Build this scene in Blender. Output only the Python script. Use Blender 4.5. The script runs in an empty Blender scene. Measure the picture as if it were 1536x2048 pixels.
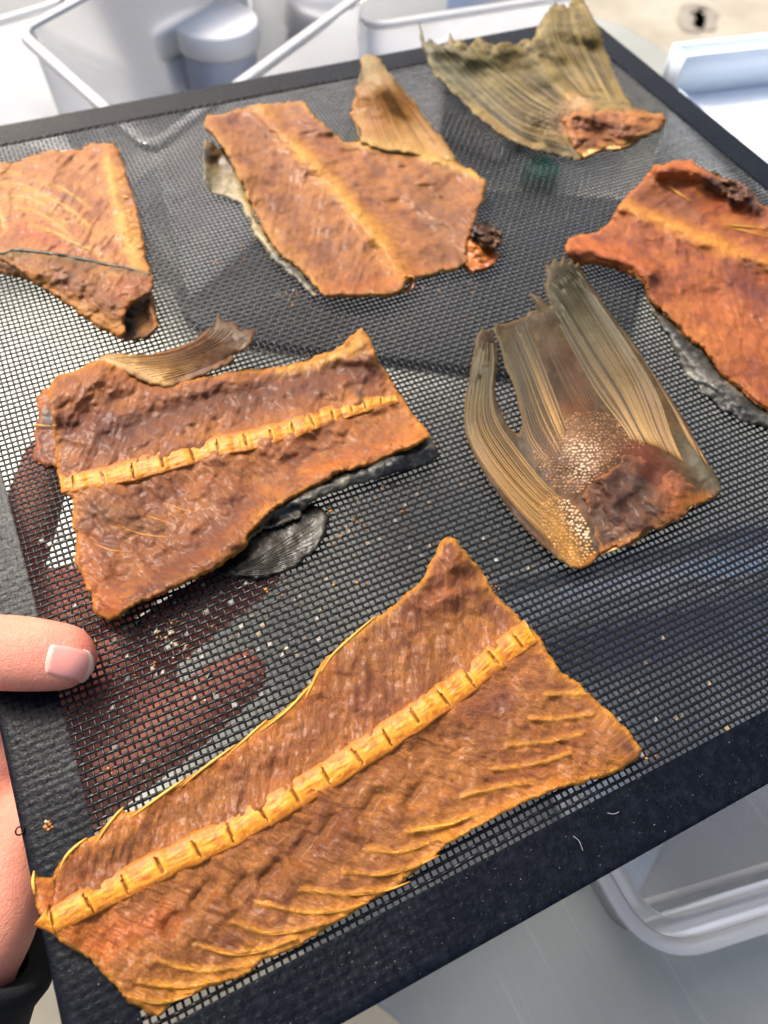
import bpy, bmesh, math, random
import numpy as np
from mathutils import Vector, Matrix
from mathutils.geometry import delaunay_2d_cdt

random.seed(7)
RNG = np.random.default_rng(7)
S = bpy.context.scene
COL = S.collection
MM = 0.001

# ------------------------------------------------------------------ camera
# world: the tray's mesh is the plane z = 0, x along its near edge, y away from it (all lengths given in mm)
FPX, CX, CY = 1537.0, 768.0, 1024.0
DIST = 200.0
_v1 = np.array([-1370.0, -2440.0, FPX]); _v2 = np.array([4950.0, -1855.0, FPX])
_e1 = _v1 / np.linalg.norm(_v1)
_e2 = _v2 - (_v2 @ _e1) * _e1; _e2 /= np.linalg.norm(_e2)
_N = np.cross(_e1, _e2); _N = _N if _N[2] > 0 else -_N
O_T = np.array([-0.19 * DIST, 0.0717 * DIST])            # tray's inner corner in plane axes
CAM = np.array([-O_T[0], -O_T[1], DIST])                 # camera in tray coordinates, mm
ROT = np.array([_e2, _e1, -_N])                          # camera axes -> tray axes
def ray(px, py):
    px = np.asarray(px, float); py = np.asarray(py, float)
    r = np.stack([px - CX, py - CY, np.full_like(px, FPX)], -1)
    return r @ ROT.T
def W(px, py, z=0.0):
    """point of the place, in mm, that the survey photo shows at (px, py) and that lies z mm above the tray"""
    r = ray(px, py)
    t = (np.asarray(z, float) - CAM[2]) / r[..., 2]
    return CAM + r * t[..., None]

cam_d = bpy.data.cameras.new("camera"); cam = bpy.data.objects.new("camera", cam_d); COL.objects.link(cam)
cam_d.sensor_fit = 'VERTICAL'; cam_d.sensor_height = 9.73; cam_d.sensor_width = 7.3
cam_d.lens = 9.73 * FPX / 2048.0
cam_d.clip_start = 0.01; cam_d.clip_end = 60.0
R = Matrix(((ROT[0][0], -ROT[0][1], -ROT[0][2]), (ROT[1][0], -ROT[1][1], -ROT[1][2]), (ROT[2][0], -ROT[2][1], -ROT[2][2])))
cam.matrix_world = Matrix.Translation(Vector(CAM * MM)) @ R.to_4x4()
cam_d.dof.use_dof = True; cam_d.dof.focus_distance = 0.205; cam_d.dof.aperture_fstop = 3.6
S.camera = cam

# ------------------------------------------------------------------ sky, sun, exposure
SUN_EL, SUN_AZ = math.radians(50), math.radians(104)      # azimuth of the sun in the x-y plane, from +x towards +y
w = bpy.data.worlds.new("World"); S.world = w; w.use_nodes = True
nt = w.node_tree; nt.nodes.clear()
sky = nt.nodes.new('ShaderNodeTexSky'); sky.sky_type = 'NISHITA'; sky.sun_disc = False
sky.sun_elevation = SUN_EL; sky.sun_rotation = math.pi / 2 - SUN_AZ
sky.dust_density = 8.0; sky.air_density = 1.0; sky.ozone_density = 0.6
bg = nt.nodes.new('ShaderNodeBackground'); bg.inputs['Strength'].default_value = 0.13
out = nt.nodes.new('ShaderNodeOutputWorld')
nt.links.new(sky.outputs[0], bg.inputs['Color']); nt.links.new(bg.outputs[0], out.inputs['Surface'])
sd = bpy.data.lights.new("sun", 'SUN'); sun = bpy.data.objects.new("sun", sd); COL.objects.link(sun)
sd.energy = 2.0; sd.angle = math.radians(12); sd.color = (1.0, 0.95, 0.87)
sv = Vector((math.cos(SUN_EL) * math.cos(SUN_AZ), math.cos(SUN_EL) * math.sin(SUN_AZ), math.sin(SUN_EL)))
sun.rotation_euler = sv.to_track_quat('Z', 'Y').to_euler()
S.view_settings.view_transform = 'Standard'; S.view_settings.look = 'None'
S.view_settings.exposure = 1.15; S.view_settings.gamma = 1.0
S.render.engine = 'CYCLES'
S.cycles.use_denoising = True
S.cycles.max_bounces = 8; S.cycles.transparent_max_bounces = 12
S.cycles.caustics_reflective = False; S.cycles.caustics_refractive = False

# ------------------------------------------------------------------ helpers
def lin(c):
    """an sRGB 0-255 colour as linear values"""
    c = np.asarray(c, float) / 255.0
    return np.where(c <= 0.04045, c / 12.92, ((c + 0.055) / 1.055) ** 2.4)

def _hash(ix, iy, seed):
    n = (ix.astype(np.int64) * 374761393 + iy.astype(np.int64) * 668265263 + seed * 1274126177) & 0xFFFFFFFF
    n = ((n ^ (n >> 13)) * 1274126177) & 0xFFFFFFFF
    return ((n ^ (n >> 16)) & 0xFFFF) / 65535.0
def vnoise(x, y, seed=0):
    x = np.asarray(x, float); y = np.asarray(y, float)
    ix = np.floor(x); iy = np.floor(y); fx = x - ix; fy = y - iy
    fx = fx * fx * fx * (fx * (fx * 6 - 15) + 10); fy = fy * fy * fy * (fy * (fy * 6 - 15) + 10)
    a = _hash(ix, iy, seed); b = _hash(ix + 1, iy, seed); c = _hash(ix, iy + 1, seed); d = _hash(ix + 1, iy + 1, seed)
    return (a + (b - a) * fx) * (1 - fy) + (c + (d - c) * fx) * fy - 0.5      # -0.5 .. 0.5
def fbm(x, y, seed=0, octv=3, gain=0.5):
    s = 0; a = 1.0
    for k in range(octv):
        s = s + a * vnoise(x * 2 ** k + 13.7 * k, y * 2 ** k - 7.1 * k, seed + k * 17); a *= gain
    return s
def ridge(x, y, seed=0):
    return 1 - np.abs(2 * vnoise(x, y, seed)) * 2                             # ridged: sharp crests
def sstep(a, b, x):
    t = np.clip((x - a) / (b - a), 0, 1); return t * t * (3 - 2 * t)

def Z(scale, ox, oy, pts):
    return [(ox + x / scale, oy + y / scale) for x, y in pts]
NEUT = np.array((0.44, 0.385, 0.28)); TONE = np.array((0.59, 0.545, 0.25))                       # survey colours were lit; this brings them back to the bare surface
def resample(pts, step, closed=False):
    p = np.array(pts, float)
    if closed: p = np.vstack([p, p[:1]])
    d = np.r_[0, np.cumsum(np.hypot(*np.diff(p, axis=0).T))]
    n = max(2, int(round(d[-1] / step)) + 1)
    t = np.linspace(0, d[-1], n)
    q = np.stack([np.interp(t, d, p[:, 0]), np.interp(t, d, p[:, 1])], 1)
    return q[:-1] if closed else q
def smooth_curve(pts, n=24):
    """Catmull-Rom through the points (any dimension)"""
    p = np.array(pts, float)
    if len(p) == 2: return p[0] + (p[1] - p[0]) * np.linspace(0, 1, n)[:, None]
    q = np.vstack([2 * p[0] - p[1], p, 2 * p[-1] - p[-2]])
    out_ = []
    t = np.linspace(0, len(p) - 1, n)
    for u in t:
        i = min(int(u), len(p) - 2); f = u - i
        a, b, c, d = q[i], q[i + 1], q[i + 2], q[i + 3]
        out_.append(0.5 * ((2 * b) + (-a + c) * f + (2 * a - 5 * b + 4 * c - d) * f * f + (-a + 3 * b - 3 * c + d) * f ** 3))
    return np.array(out_)
def dist_line(x, y, pts):
    """distance to a polyline, the arc length there and the signed side, in the units of the points"""
    p = np.array(pts, float); best = np.full(x.shape, 1e9); arc = np.zeros(x.shape); side = np.zeros(x.shape); s0 = 0
    for a, b in zip(p[:-1], p[1:]):
        d = b - a; L = math.hypot(*d)
        if L < 1e-9: continue
        t = np.clip(((x - a[0]) * d[0] + (y - a[1]) * d[1]) / (L * L), 0, 1)
        qx = x - a[0] - t * d[0]; qy = y - a[1] - t * d[1]; r = np.hypot(qx, qy)
        m = r < best
        best = np.where(m, r, best); arc = np.where(m, s0 + t * L, arc)
        side = np.where(m, np.sign(d[0] * qy - d[1] * qx), side); s0 += L
    return best, arc, side
def inside(x, y, poly):
    p = np.array(poly, float); r = np.zeros(x.shape, bool); j = len(p) - 1
    for i in range(len(p)):
        xi, yi = p[i]; xj, yj = p[j]
        if yi != yj:
            r ^= ((yi > y) != (yj > y)) & (x < (xj - xi) * (y - yi) / (yj - yi) + xi)
        j = i
    return r

def tag(o, label=None, cat=None, group=None, kind=None):
    if label: o['label'] = label
    if cat: o['category'] = cat
    if group: o['group'] = group
    if kind: o['kind'] = kind
    return o
def thing(name, label, cat, loc=(0, 0, 0), group=None):
    o = bpy.data.objects.new(name, None); COL.objects.link(o); o.location = Vector(loc) * MM
    o.empty_display_size = 0.01
    return tag(o, label, cat, group)
def link(o, parent=None):
    COL.objects.link(o)
    if parent is not None:
        o.parent = parent
        off = Vector((0, 0, 0)); q = parent
        while q is not None: off += q.location; q = q.parent
        o.location = -off
    return o
def mesh_np(name, verts, faces, mat, parent=None, smooth=True, attrs=None):
    """verts in mm (n,3); faces an (m,k) array or a list of them"""
    me = bpy.data.meshes.new(name)
    verts = np.asarray(verts, float) * MM
    fl = faces if isinstance(faces, list) else [faces]
    fl = [np.asarray(f, np.int32) for f in fl if len(f)]
    loops = np.concatenate([f.ravel() for f in fl]); tot = np.concatenate([np.full(len(f), f.shape[1], np.int32) for f in fl])
    start = np.r_[0, np.cumsum(tot)[:-1]].astype(np.int32)
    me.vertices.add(len(verts)); me.vertices.foreach_set('co', verts.astype(np.float32).ravel())
    me.loops.add(len(loops)); me.loops.foreach_set('vertex_index', loops)
    me.polygons.add(len(tot)); me.polygons.foreach_set('loop_start', start)
    me.update(calc_edges=True); me.validate()
    if smooth: me.polygons.foreach_set('use_smooth', np.ones(len(me.polygons), bool))
    for k, v in (attrs or {}).items():
        v = np.asarray(v, np.float32)
        if v.ndim == 2 and v.shape[1] == 3 and k == 'tint':
            a = me.color_attributes.new(k, 'FLOAT_COLOR', 'POINT'); a.data.foreach_set('color', np.c_[v, np.ones(len(v))].astype(np.float32).ravel())
        elif v.ndim == 2:
            a = me.attributes.new(k, 'FLOAT_VECTOR', 'POINT'); a.data.foreach_set('vector', v.ravel())
        else:
            a = me.attributes.new(k, 'FLOAT', 'POINT'); a.data.foreach_set('value', v.ravel())
    if mat: me.materials.append(mat)
    return link(bpy.data.objects.new(name, me), parent)

def tube_np(pts, rad, sides=6, flat=1.0, up=(0, 0, 1), cap=True):
    """a tapering tube along pts (mm); flat squashes it along `up`"""
    p = np.asarray(pts, float); n = len(p); rad = np.broadcast_to(np.asarray(rad, float), (n,))
    t = np.gradient(p, axis=0); t /= np.linalg.norm(t, axis=1)[:, None] + 1e-12
    up = np.asarray(up, float)
    s = np.cross(t, up); s /= np.linalg.norm(s, axis=1)[:, None] + 1e-12
    u = np.cross(s, t)
    a = np.linspace(0, 2 * math.pi, sides, endpoint=False)
    v = p[:, None] + rad[:, None, None] * (np.cos(a)[None, :, None] * s[:, None] + flat * np.sin(a)[None, :, None] * u[:, None])
    v = v.reshape(-1, 3)
    i = np.arange(n - 1)[:, None] * sides; k = np.arange(sides)[None]; k2 = (k + 1) % sides
    f = np.stack([i + k, i + k2, i + sides + k2, i + sides + k], -1).reshape(-1, 4)
    fs = [f]
    if cap:
        c0 = len(v); v = np.vstack([v, p[0], p[-1]])
        tri = [(c0, (j + 1) % sides, j) for j in range(sides)] + [(c0 + 1, (n - 1) * sides + j, (n - 1) * sides + (j + 1) % sides) for j in range(sides)]
        fs.append(np.array(tri))
    return v, fs
def join_np(parts):
    V, F, b = [], {}, 0
    for v, fs in parts:
        V.append(v)
        for f in fs:
            F.setdefault(f.shape[1], []).append(np.asarray(f) + b)
        b += len(v)
    return np.vstack(V), [np.vstack(x) for x in F.values()]

# ------------------------------------------------------------------ materials
class NT:
    def __init__(s, name):
        s.m = bpy.data.materials.new(name); s.m.use_nodes = True; s.t = s.m.node_tree; s.t.nodes.clear()
        s.out = s.n('ShaderNodeOutputMaterial')
    def n(s, kind, **kw):
        x = s.t.nodes.new(kind)
        for k, v in kw.items():
            if hasattr(x, k): setattr(x, k, v)
            else: x.inputs[k].default_value = v
        return x
    def l(s, a, b): s.t.links.new(a, b)
    def math(s, op, a, b=None):
        x = s.n('ShaderNodeMath'); x.operation = op
        for i, q in enumerate((a, b)):
            if q is None: continue
            if isinstance(q, (int, float)): x.inputs[i].default_value = q
            else: s.l(q, x.inputs[i])
        return x.outputs[0]
    def mix(s, fac, a, b, mode='MIX'):
        x = s.n('ShaderNodeMix'); x.data_type = 'RGBA'; x.blend_type = mode
        if isinstance(fac, (int, float)): x.inputs[0].default_value = fac
        else: s.l(fac, x.inputs[0])
        for i, q in ((6, a), (7, b)):
            if isinstance(q, (tuple, list, np.ndarray)): x.inputs[i].default_value = (*[float(c) for c in q[:3]], 1)
            else: s.l(q, x.inputs[i])
        return x.outputs[2]
    def coords(s, scale=1000.0, stretch=(1, 1, 1), attr=None):
        if attr: src = s.n('ShaderNodeAttribute', attribute_name=attr).outputs['Vector']; sc = (stretch[0], stretch[1], stretch[2])
        else: src = s.n('ShaderNodeNewGeometry').outputs['Position']; sc = tuple(scale * q for q in stretch)
        mp = s.n('ShaderNodeMapping'); mp.inputs['Scale'].default_value = sc; s.l(src, mp.inputs['Vector']); return mp.outputs[0]
    def noise(s, vec, scale=1.0, detail=3, rough=0.55, dist=0.0):
        x = s.n('ShaderNodeTexNoise'); x.inputs['Scale'].default_value = scale; x.inputs['Detail'].default_value = detail
        x.inputs['Roughness'].default_value = rough; x.inputs['Distortion'].default_value = dist
        s.l(vec, x.inputs['Vector']); return x.outputs['Fac']
    def ramp(s, fac, stops):
        x = s.n('ShaderNodeValToRGB'); e = x.color_ramp.elements
        while len(e) < len(stops): e.new(0.5)
        for q, (p, c) in zip(e, stops):
            q.position = p; q.color = (*c, 1) if len(c) == 3 else c
        s.l(fac, x.inputs[0]); return x.outputs[0]
    def fit(s, v, a, b, c, d):
        x = s.n('ShaderNodeMapRange'); s.l(v, x.inputs[0])
        for i, q in enumerate((a, b, c, d)): x.inputs[i + 1].default_value = q
        return x.outputs[0]
    def bsdf(s, **kw):
        x = s.n('ShaderNodeBsdfPrincipled')
        for k, v in kw.items():
            k = k.replace('_', ' ')
            if isinstance(v, (int, float)): x.inputs[k].default_value = v
            elif isinstance(v, (tuple, list, np.ndarray)): x.inputs[k].default_value = [float(c) for c in v[:3]] + ([] if len(x.inputs[k].default_value) == 3 else [1])
            else: s.l(v, x.inputs[k])
        return x
    def bump(s, h, dist, strength=1.0, prev=None):
        x = s.n('ShaderNodeBump'); x.inputs['Distance'].default_value = dist * MM; x.inputs['Strength'].default_value = strength
        s.l(h, x.inputs['Height'])
        if prev is not None: s.l(prev, x.inputs['Normal'])
        return x.outputs[0]
    def done(s, sh):
        s.l(sh.outputs[0] if hasattr(sh, 'outputs') else sh, s.out.inputs['Surface']); return s.m

def flesh_mat(name, fibre=1.0, rough=(0.30, 0.60), sss=0.10):
    t = NT(name)
    tint = t.n('ShaderNodeAttribute', attribute_name='tint').outputs['Color']
    fv = t.coords(attr='fibre', stretch=(1.0, 0.42, 1.0)); pv = t.coords()
    fib = t.noise(fv, 1.1, 6, 0.66, 1.8); grain = t.noise(pv, 1.7, 5, 0.68, 0.6); blot = t.noise(pv, 0.16, 4, 0.6, 0.8)
    pore = t.noise(pv, 5.0, 2, 0.5)
    c = t.mix(t.fit(fib, 0.3, 0.7, 0, 1), t.mix(1.0, tint, (0.56, 0.48, 0.44), 'MULTIPLY'), t.mix(1.0, tint, (1.40, 1.46, 1.55), 'MULTIPLY'))
    c = t.mix(t.fit(blot, 0.40, 0.68, 0, 0.55), c, t.mix(1.0, c, (0.60, 0.46, 0.42), 'MULTIPLY'))
    c = t.mix(t.fit(grain, 0.50, 0.72, 0, 0.55), c, t.mix(1.0, c, (1.5, 1.75, 2.3), 'MULTIPLY'))  # pale specks on the grain paint tiny highlights into the flesh colour
    c = t.mix(t.fit(grain, 0.48, 0.30, 0, 0.45), c, t.mix(1.0, c, (0.62, 0.52, 0.45), 'MULTIPLY'))
    b = t.bump(fib, 0.55 * fibre, 1.0)
    b = t.bump(grain, 0.50, 1.0, b)
    b = t.bump(pore, 0.20, 1.0, b)
    p = t.bsdf(Base_Color=c, Roughness=t.fit(grain, 0.3, 0.7, rough[0], rough[1]), Specular_IOR_Level=0.40, Coat_Weight=0.08, Coat_Roughness=0.22,
               Subsurface_Weight=sss, Subsurface_Radius=(1.0, 0.35, 0.12), Subsurface_Scale=0.0012)
    t.l(b, p.inputs['Normal'])
    return t.done(p)
def attr_mat(name, rough=0.45, bump=0.15, bscale=2.0, var=0.3, coat=0.0, stretch=(1, 1, 1), trans=0.0, spec=0.5, attr=None):
    """a surface whose own colour comes from its tint, with fine grain"""
    t = NT(name)
    tint = t.n('ShaderNodeAttribute', attribute_name='tint').outputs['Color']
    v = t.coords(attr=attr, stretch=stretch); n1 = t.noise(v, bscale, 4, 0.6, 0.5)
    c = t.mix(t.fit(n1, 0.3, 0.7, 0, 1), t.mix(1.0, tint, (1 - var,) * 3, 'MULTIPLY'), t.mix(1.0, tint, (1 + var,) * 3, 'MULTIPLY'))
    p = t.bsdf(Base_Color=c, Roughness=t.fit(n1, 0.3, 0.7, rough - 0.1, rough + 0.15), Specular_IOR_Level=spec, Coat_Weight=coat, Coat_Roughness=0.25)
    t.l(t.bump(n1, bump, 1.0), p.inputs['Normal'])
    if trans > 0:
        tr = t.n('ShaderNodeBsdfTranslucent'); t.l(c, tr.inputs['Color'])
        mx = t.n('ShaderNodeMixShader'); mx.inputs[0].default_value = trans; t.l(p.outputs[0], mx.inputs[1]); t.l(tr.outputs[0], mx.inputs[2])
        return t.done(mx)
    return t.done(p)
def simple_mat(name, col, rough=0.5, bump=0.0, bscale=1.0, var=0.1, metal=0.0, spec=0.5, coat=0.0):
    t = NT(name)
    v = t.coords(); n1 = t.noise(v, bscale, 4, 0.6)
    c = t.mix(n1, tuple(np.array(col) * (1 - var)), tuple(np.array(col) * (1 + var)))
    p = t.bsdf(Base_Color=c, Roughness=rough, Metallic=metal, Specular_IOR_Level=spec, Coat_Weight=coat)
    if bump: t.l(t.bump(n1, bump), p.inputs['Normal'])
    return t.done(p)
def clear_plastic(name, col=(0.85, 0.9, 0.95), through=0.45, rough=0.15):
    """milky polypropylene: part of the light goes straight through, part is scattered, part mirrored"""
    t = NT(name)
    d = t.n('ShaderNodeBsdfDiffuse'); d.inputs['Color'].default_value = (*col, 1)
    tl = t.n('ShaderNodeBsdfTranslucent'); tl.inputs['Color'].default_value = (*col, 1)
    m1 = t.n('ShaderNodeMixShader'); m1.inputs[0].default_value = 0.5; t.l(d.outputs[0], m1.inputs[1]); t.l(tl.outputs[0], m1.inputs[2])
    tp = t.n('ShaderNodeBsdfTransparent'); tp.inputs['Color'].default_value = (0.97, 0.98, 1.0, 1)
    m2 = t.n('ShaderNodeMixShader'); m2.inputs[0].default_value = through; t.l(m1.outputs[0], m2.inputs[1]); t.l(tp.outputs[0], m2.inputs[2])
    g = t.n('ShaderNodeBsdfGlossy'); g.inputs['Roughness'].default_value = rough
    fr = t.n('ShaderNodeFresnel'); fr.inputs['IOR'].default_value = 1.45
    m3 = t.n('ShaderNodeMixShader'); t.l(fr.outputs[0], m3.inputs[0]); t.l(m2.outputs[0], m3.inputs[1]); t.l(g.outputs[0], m3.inputs[2])
    return t.done(m3)

# ------------------------------------------------------------------ the setting: ground, table
t = NT('concrete'); v = t.coords()
n1 = t.noise(v, 0.006, 6, 0.6); n2 = t.noise(v, 0.08, 4, 0.6)
c = t.ramp(n1, [(0.3, tuple(lin((132, 127, 112)))), (0.6, tuple(lin((156, 150, 136)))), (0.75, tuple(lin((144, 140, 129))))])
c = t.mix(t.fit(n2, 0.35, 0.7, 0, 0.35), c, tuple(lin((140, 132, 118))))
p = t.bsdf(Base_Color=c, Roughness=0.85); t.l(t.bump(n2, 1.0), p.inputs['Normal']); M_CONC = t.done(p)
g = 9000.0
tag(mesh_np('ground', [(-g, -g, -930), (g, -g, -930), (g, g, -930), (-g, g, -930)], np.array([[0, 1, 2, 3]]), M_CONC, smooth=False), kind='structure')

t = NT('brushed_steel'); v = t.coords(stretch=(1, 0.05, 1)); v2 = t.coords()
n1 = t.noise(v, 0.9, 5, 0.6); n2 = t.noise(v2, 0.012, 4, 0.55); n3 = t.noise(t.coords(stretch=(0.03, 1.0, 1)), 0.6, 2, 0.5)
c = t.mix(t.fit(n2, 0.3, 0.7, 0, 1), tuple(lin((140, 142, 134))), tuple(lin((154, 156, 151))))
n4 = t.noise(t.coords(stretch=(1, 0.02, 1)), 0.35, 2, 0.5); c = t.mix(t.fit(n4, 0.62, 0.66, 0, 0.15), c, tuple(lin((206, 208, 206)))); c = t.mix(t.fit(n1, 0.35, 0.7, 0, 0.14), c, tuple(lin((112, 114, 112))))
p = t.bsdf(Base_Color=c, Metallic=0.25, Roughness=t.fit(n2, 0.3, 0.7, 0.42, 0.5))
b = t.bump(n1, 0.02, 0.5); b = t.bump(t.fit(n3, 0.66, 0.72, 0, 1), 0.05, 0.5, b); t.l(b, p.inputs['Normal'])
M_STEEL = t.done(p)

M = dict(
    flesh=flesh_mat('dried_flesh'),
    gristle=attr_mat('dried_gristle', 0.4, 0.12, 1.6, 0.18, coat=0.2, trans=0.15),
    bone=attr_mat('yellow_bone', 0.46, 0.10, 1.4, 0.16, coat=0.0, spec=0.28),
    glossy=attr_mat('glossy_dark_membrane', 0.30, 0.08, 1.0, 0.4, coat=0.0, spec=0.22),
    skin=attr_mat('dried_fish_skin', 0.36, 0.25, 1.1, 0.45, coat=0.05, spec=0.35),
    fin=attr_mat('fin_membrane', 0.46, 0.16, 1.0, 0.45, spec=0.22, trans=0.05, attr='fibre', stretch=(4.0, 0.35, 1)),
    ray=attr_mat('fin_ray_horn', 0.40, 0.10, 2.5, 0.35, spec=0.3, trans=0.06),
)

# ------------------------------------------------------------------ the tray
TW, TH = 339.6, 343.7          # inner size of the woven field
RIM = 15.0
PX_, PY_ = TW / 184.0, TH / 164.0
def weave(x, y):
    """plain weave: which thread is on top and how high, mm"""
    i = np.floor(x / PX_); j = np.floor(y / PY_)
    ph = np.where((i + j) % 2 == 0, 1.0, -1.0)
    return i, j, ph
t = NT('black_coated_glass_fibre'); v = t.coords()
n1 = t.noise(v, 0.9, 3, 0.6); n2 = t.noise(v, 0.05, 3, 0.5)
c = t.mix(n1, (0.002, 0.0025, 0.0035), (0.006, 0.0065, 0.008))
c = t.mix(t.fit(n2, 0.5, 0.75, 0, 0.12), c, (0.03, 0.03, 0.03))
p = t.bsdf(Base_Color=c, Roughness=t.fit(n1, 0.3, 0.7, 0.12, 0.26), Specular_IOR_Level=0.20)
t.l(t.bump(n1, 0.10), p.inputs['Normal']); M_THREAD = t.done(p)
t = NT('black_silicone_edge'); v = t.coords()
n1 = t.noise(v, 1.2, 3, 0.6); n2 = t.noise(v, 0.35, 4, 0.7); n3 = t.noise(v, 2.2, 1, 0.5)
c = t.mix(t.fit(n2, 0.45, 0.8, 0, 1), (0.0015, 0.0025, 0.005), (0.006, 0.008, 0.013))
c = t.mix(t.fit(n3, 0.76, 0.80, 0, 0.6), c, (0.25, 0.25, 0.24))
p = t.bsdf(Base_Color=c, Roughness=t.fit(n2, 0.3, 0.7, 0.22, 0.36), Specular_IOR_Level=0.09)
t.l(t.bump(n1, 0.12), p.inputs['Normal']); M_RIM = t.done(p)

tray = thing('drying_tray', 'black woven mesh drying sheet with solid dark edge, carrying the dried fish', 'tray')
def sag(x, y):
    return 0.5 * vnoise(x / 60, y / 60, 5) - 0.25 * vnoise(x / 25, y / 25, 6)
def threads():
    parts = []
    nx, ny = 184, 164
    # threads running along y, one per column
    for i in range(nx + 1):
        j = np.arange(0, ny * 2 + 1) / 2.0
        y = j * PY_
        amp = 0.20
        z = amp * np.cos(math.pi * (j + i))                        # over at even, under at odd crossings
        x = i * PX_ + 0.16 * vnoise(np.full_like(y, i * 0.9), y / 9.0, 11) + 0.10 * vnoise(np.full_like(y, i * 3.1), y / 2.5, 12)
        x[:2] = i * PX_; x[-2:] = i * PX_
        parts.append(tube_np(np.stack([x, y, z + sag(x, y) - 0.35], 1), 0.34 + 0.05 * vnoise(y / 4, np.full_like(y, i * 1.7), 3), 5, 0.75, cap=False))
    for jj in range(ny + 1):
        i = np.arange(0, nx * 2 + 1) / 2.0
        x = i * PX_
        z = -0.16 * np.cos(math.pi * (i + jj))
        y = jj * PY_ + 0.20 * vnoise(x / 9.0, np.full_like(x, jj * 0.9), 21) + 0.12 * vnoise(x / 2.5, np.full_like(x, jj * 2.3), 22)
        parts.append(tube_np(np.stack([x, y, z + sag(x, y) - 0.35], 1), 0.50 + 0.07 * vnoise(x / 4, np.full_like(x, jj * 1.7), 4), 5, 0.55, cap=False))
    return join_np(parts)
tv, tf = threads()
o = mesh_np('woven_mesh', tv, tf, M_THREAD, tray); o['kind'] = 'stuff'
# the solid edge: the same weave soaked and pressed flat in silicone, relief in geometry
def rim_shape():
    step = 0.46
    verts = []; quads = []; R0 = 13.0
    r = RIM
    xs = np.arange(-r, TW + r + step / 2, step); ys = np.arange(-r, TH + r + step / 2, step)
    nx, ny = len(xs), len(ys)
    X, Y = np.meshgrid(xs, ys, indexing='ij')
    keepv = (X < 0.8) | (X > TW - 0.8) | (Y < 0.8) | (Y > TH - 0.8)
    # rounded outer corners: slide outside points in onto the arc
    for cx, cy, sx, sy in ((-r + R0, -r + R0, -1, -1), (TW + r - R0, -r + R0, 1, -1), (-r + R0, TH + r - R0, -1, 1), (TW + r - R0, TH + r - R0, 1, 1)):
        m = ((X - cx) * sx > 0) & ((Y - cy) * sy > 0)
        dx = np.abs(X - cx); dy = np.abs(Y - cy); mx = np.maximum(dx, dy); d = np.hypot(dx, dy) + 1e-9
        f = np.where(m, mx / d, 1.0)
        X = np.where(m, cx + sx * dx * f, X); Y = np.where(m, cy + sy * dy * f, Y)
    i = X / PX_; j = Y / PY_
    wob = 0.5 * vnoise(Y / 3.0, np.floor(i) * 3.3, 31); wob2 = 0.5 * vnoise(X / 3.0, np.floor(j) * 3.3, 32)
    ci = np.cos(math.pi * (i + wob * 0.6)); cj = np.cos(math.pi * (j + wob2 * 0.6))
    h = 0.26 * np.abs(ci) ** 0.7 * (0.65 + 0.35 * np.cos(math.pi * (np.round(i) + j))) + 0.16 * np.abs(cj) ** 0.7 * (0.6 + 0.4 * np.cos(math.pi * (i + np.round(j) + 1)))
    side_l = sstep(3, -1, X)                                          # the left edge shows its weave most
    front = sstep(3, -1, Y)
    amp = np.maximum(0.16, np.maximum(side_l, front * sstep(130, 30, X)))
    dout = np.minimum(np.minimum(X + r, TW + r - X), np.minimum(Y + r, TH + r - Y))
    amp = amp * sstep(0.2, 3.0, dout)
    Zt = 0.15 + h * amp * 0.75 + 0.30 * vnoise(X / 14, Y / 14, 33) * sstep(0, 3, dout) - 0.25 * sstep(1.0, 0.0, dout)
    idx = -np.ones((nx, ny), int)
    kv = keepv; idx[kv] = np.arange(kv.sum())
    top = np.stack([X[kv], Y[kv], Zt[kv]], 1)
    a = idx[:-1, :-1]; b = idx[1:, :-1]; c = idx[1:, 1:]; d = idx[:-1, 1:]
    m = (a >= 0) & (b >= 0) & (c >= 0) & (d >= 0)
    q = np.stack([a[m], b[m], c[m], d[m]], 1)
    # walls round the outside and an underside skirt
    ring = [(k, 0) for k in range(nx)] + [(nx - 1, k) for k in range(1, ny)] + [(k, ny - 1) for k in range(nx - 2, -1, -1)] + [(0, k) for k in range(ny - 2, 0, -1)]
    rt = np.array([idx[p] for p in ring]); n0 = len(top)
    low = top[rt] - np.array([0, 0, 1.2]); V = np.vstack([top, low])
    k = np.arange(len(rt)); k2 = (k + 1) % len(rt)
    wq = np.stack([rt[k2], rt[k], n0 + k, n0 + k2], 1)
    # plain underside
    n1_ = len(V); ins = []
    lo = V[n0:].copy(); lo[:, 0] = np.clip(lo[:, 0], 0, TW); lo[:, 1] = np.clip(lo[:, 1], 0, TH); lo[:, 2] = -1.0
    V = np.vstack([V, lo]); uq = np.stack([n0 + k2, n0 + k, n1_ + k, n1_ + k2], 1)
    return V, [np.vstack([q, wq, uq])]
rv, rf = rim_shape()
mesh_np('solid_edge', rv, rf, M_RIM, tray)

# ------------------------------------------------------------------ dried fish: how a piece is surveyed and built
K = 1.7067
def z1(*p): return Z(2, 0, 0, p)
def z2(*p): return Z(2, 768, 0, p)
def z3(*p): return Z(K, 0, 600, p)
def z4(*p): return Z(2.272, 860, 480, p)
def z6(*p): return Z(K, 400, 1050, p)
def z7(*p): return Z(K, 0, 1400, p)

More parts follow.
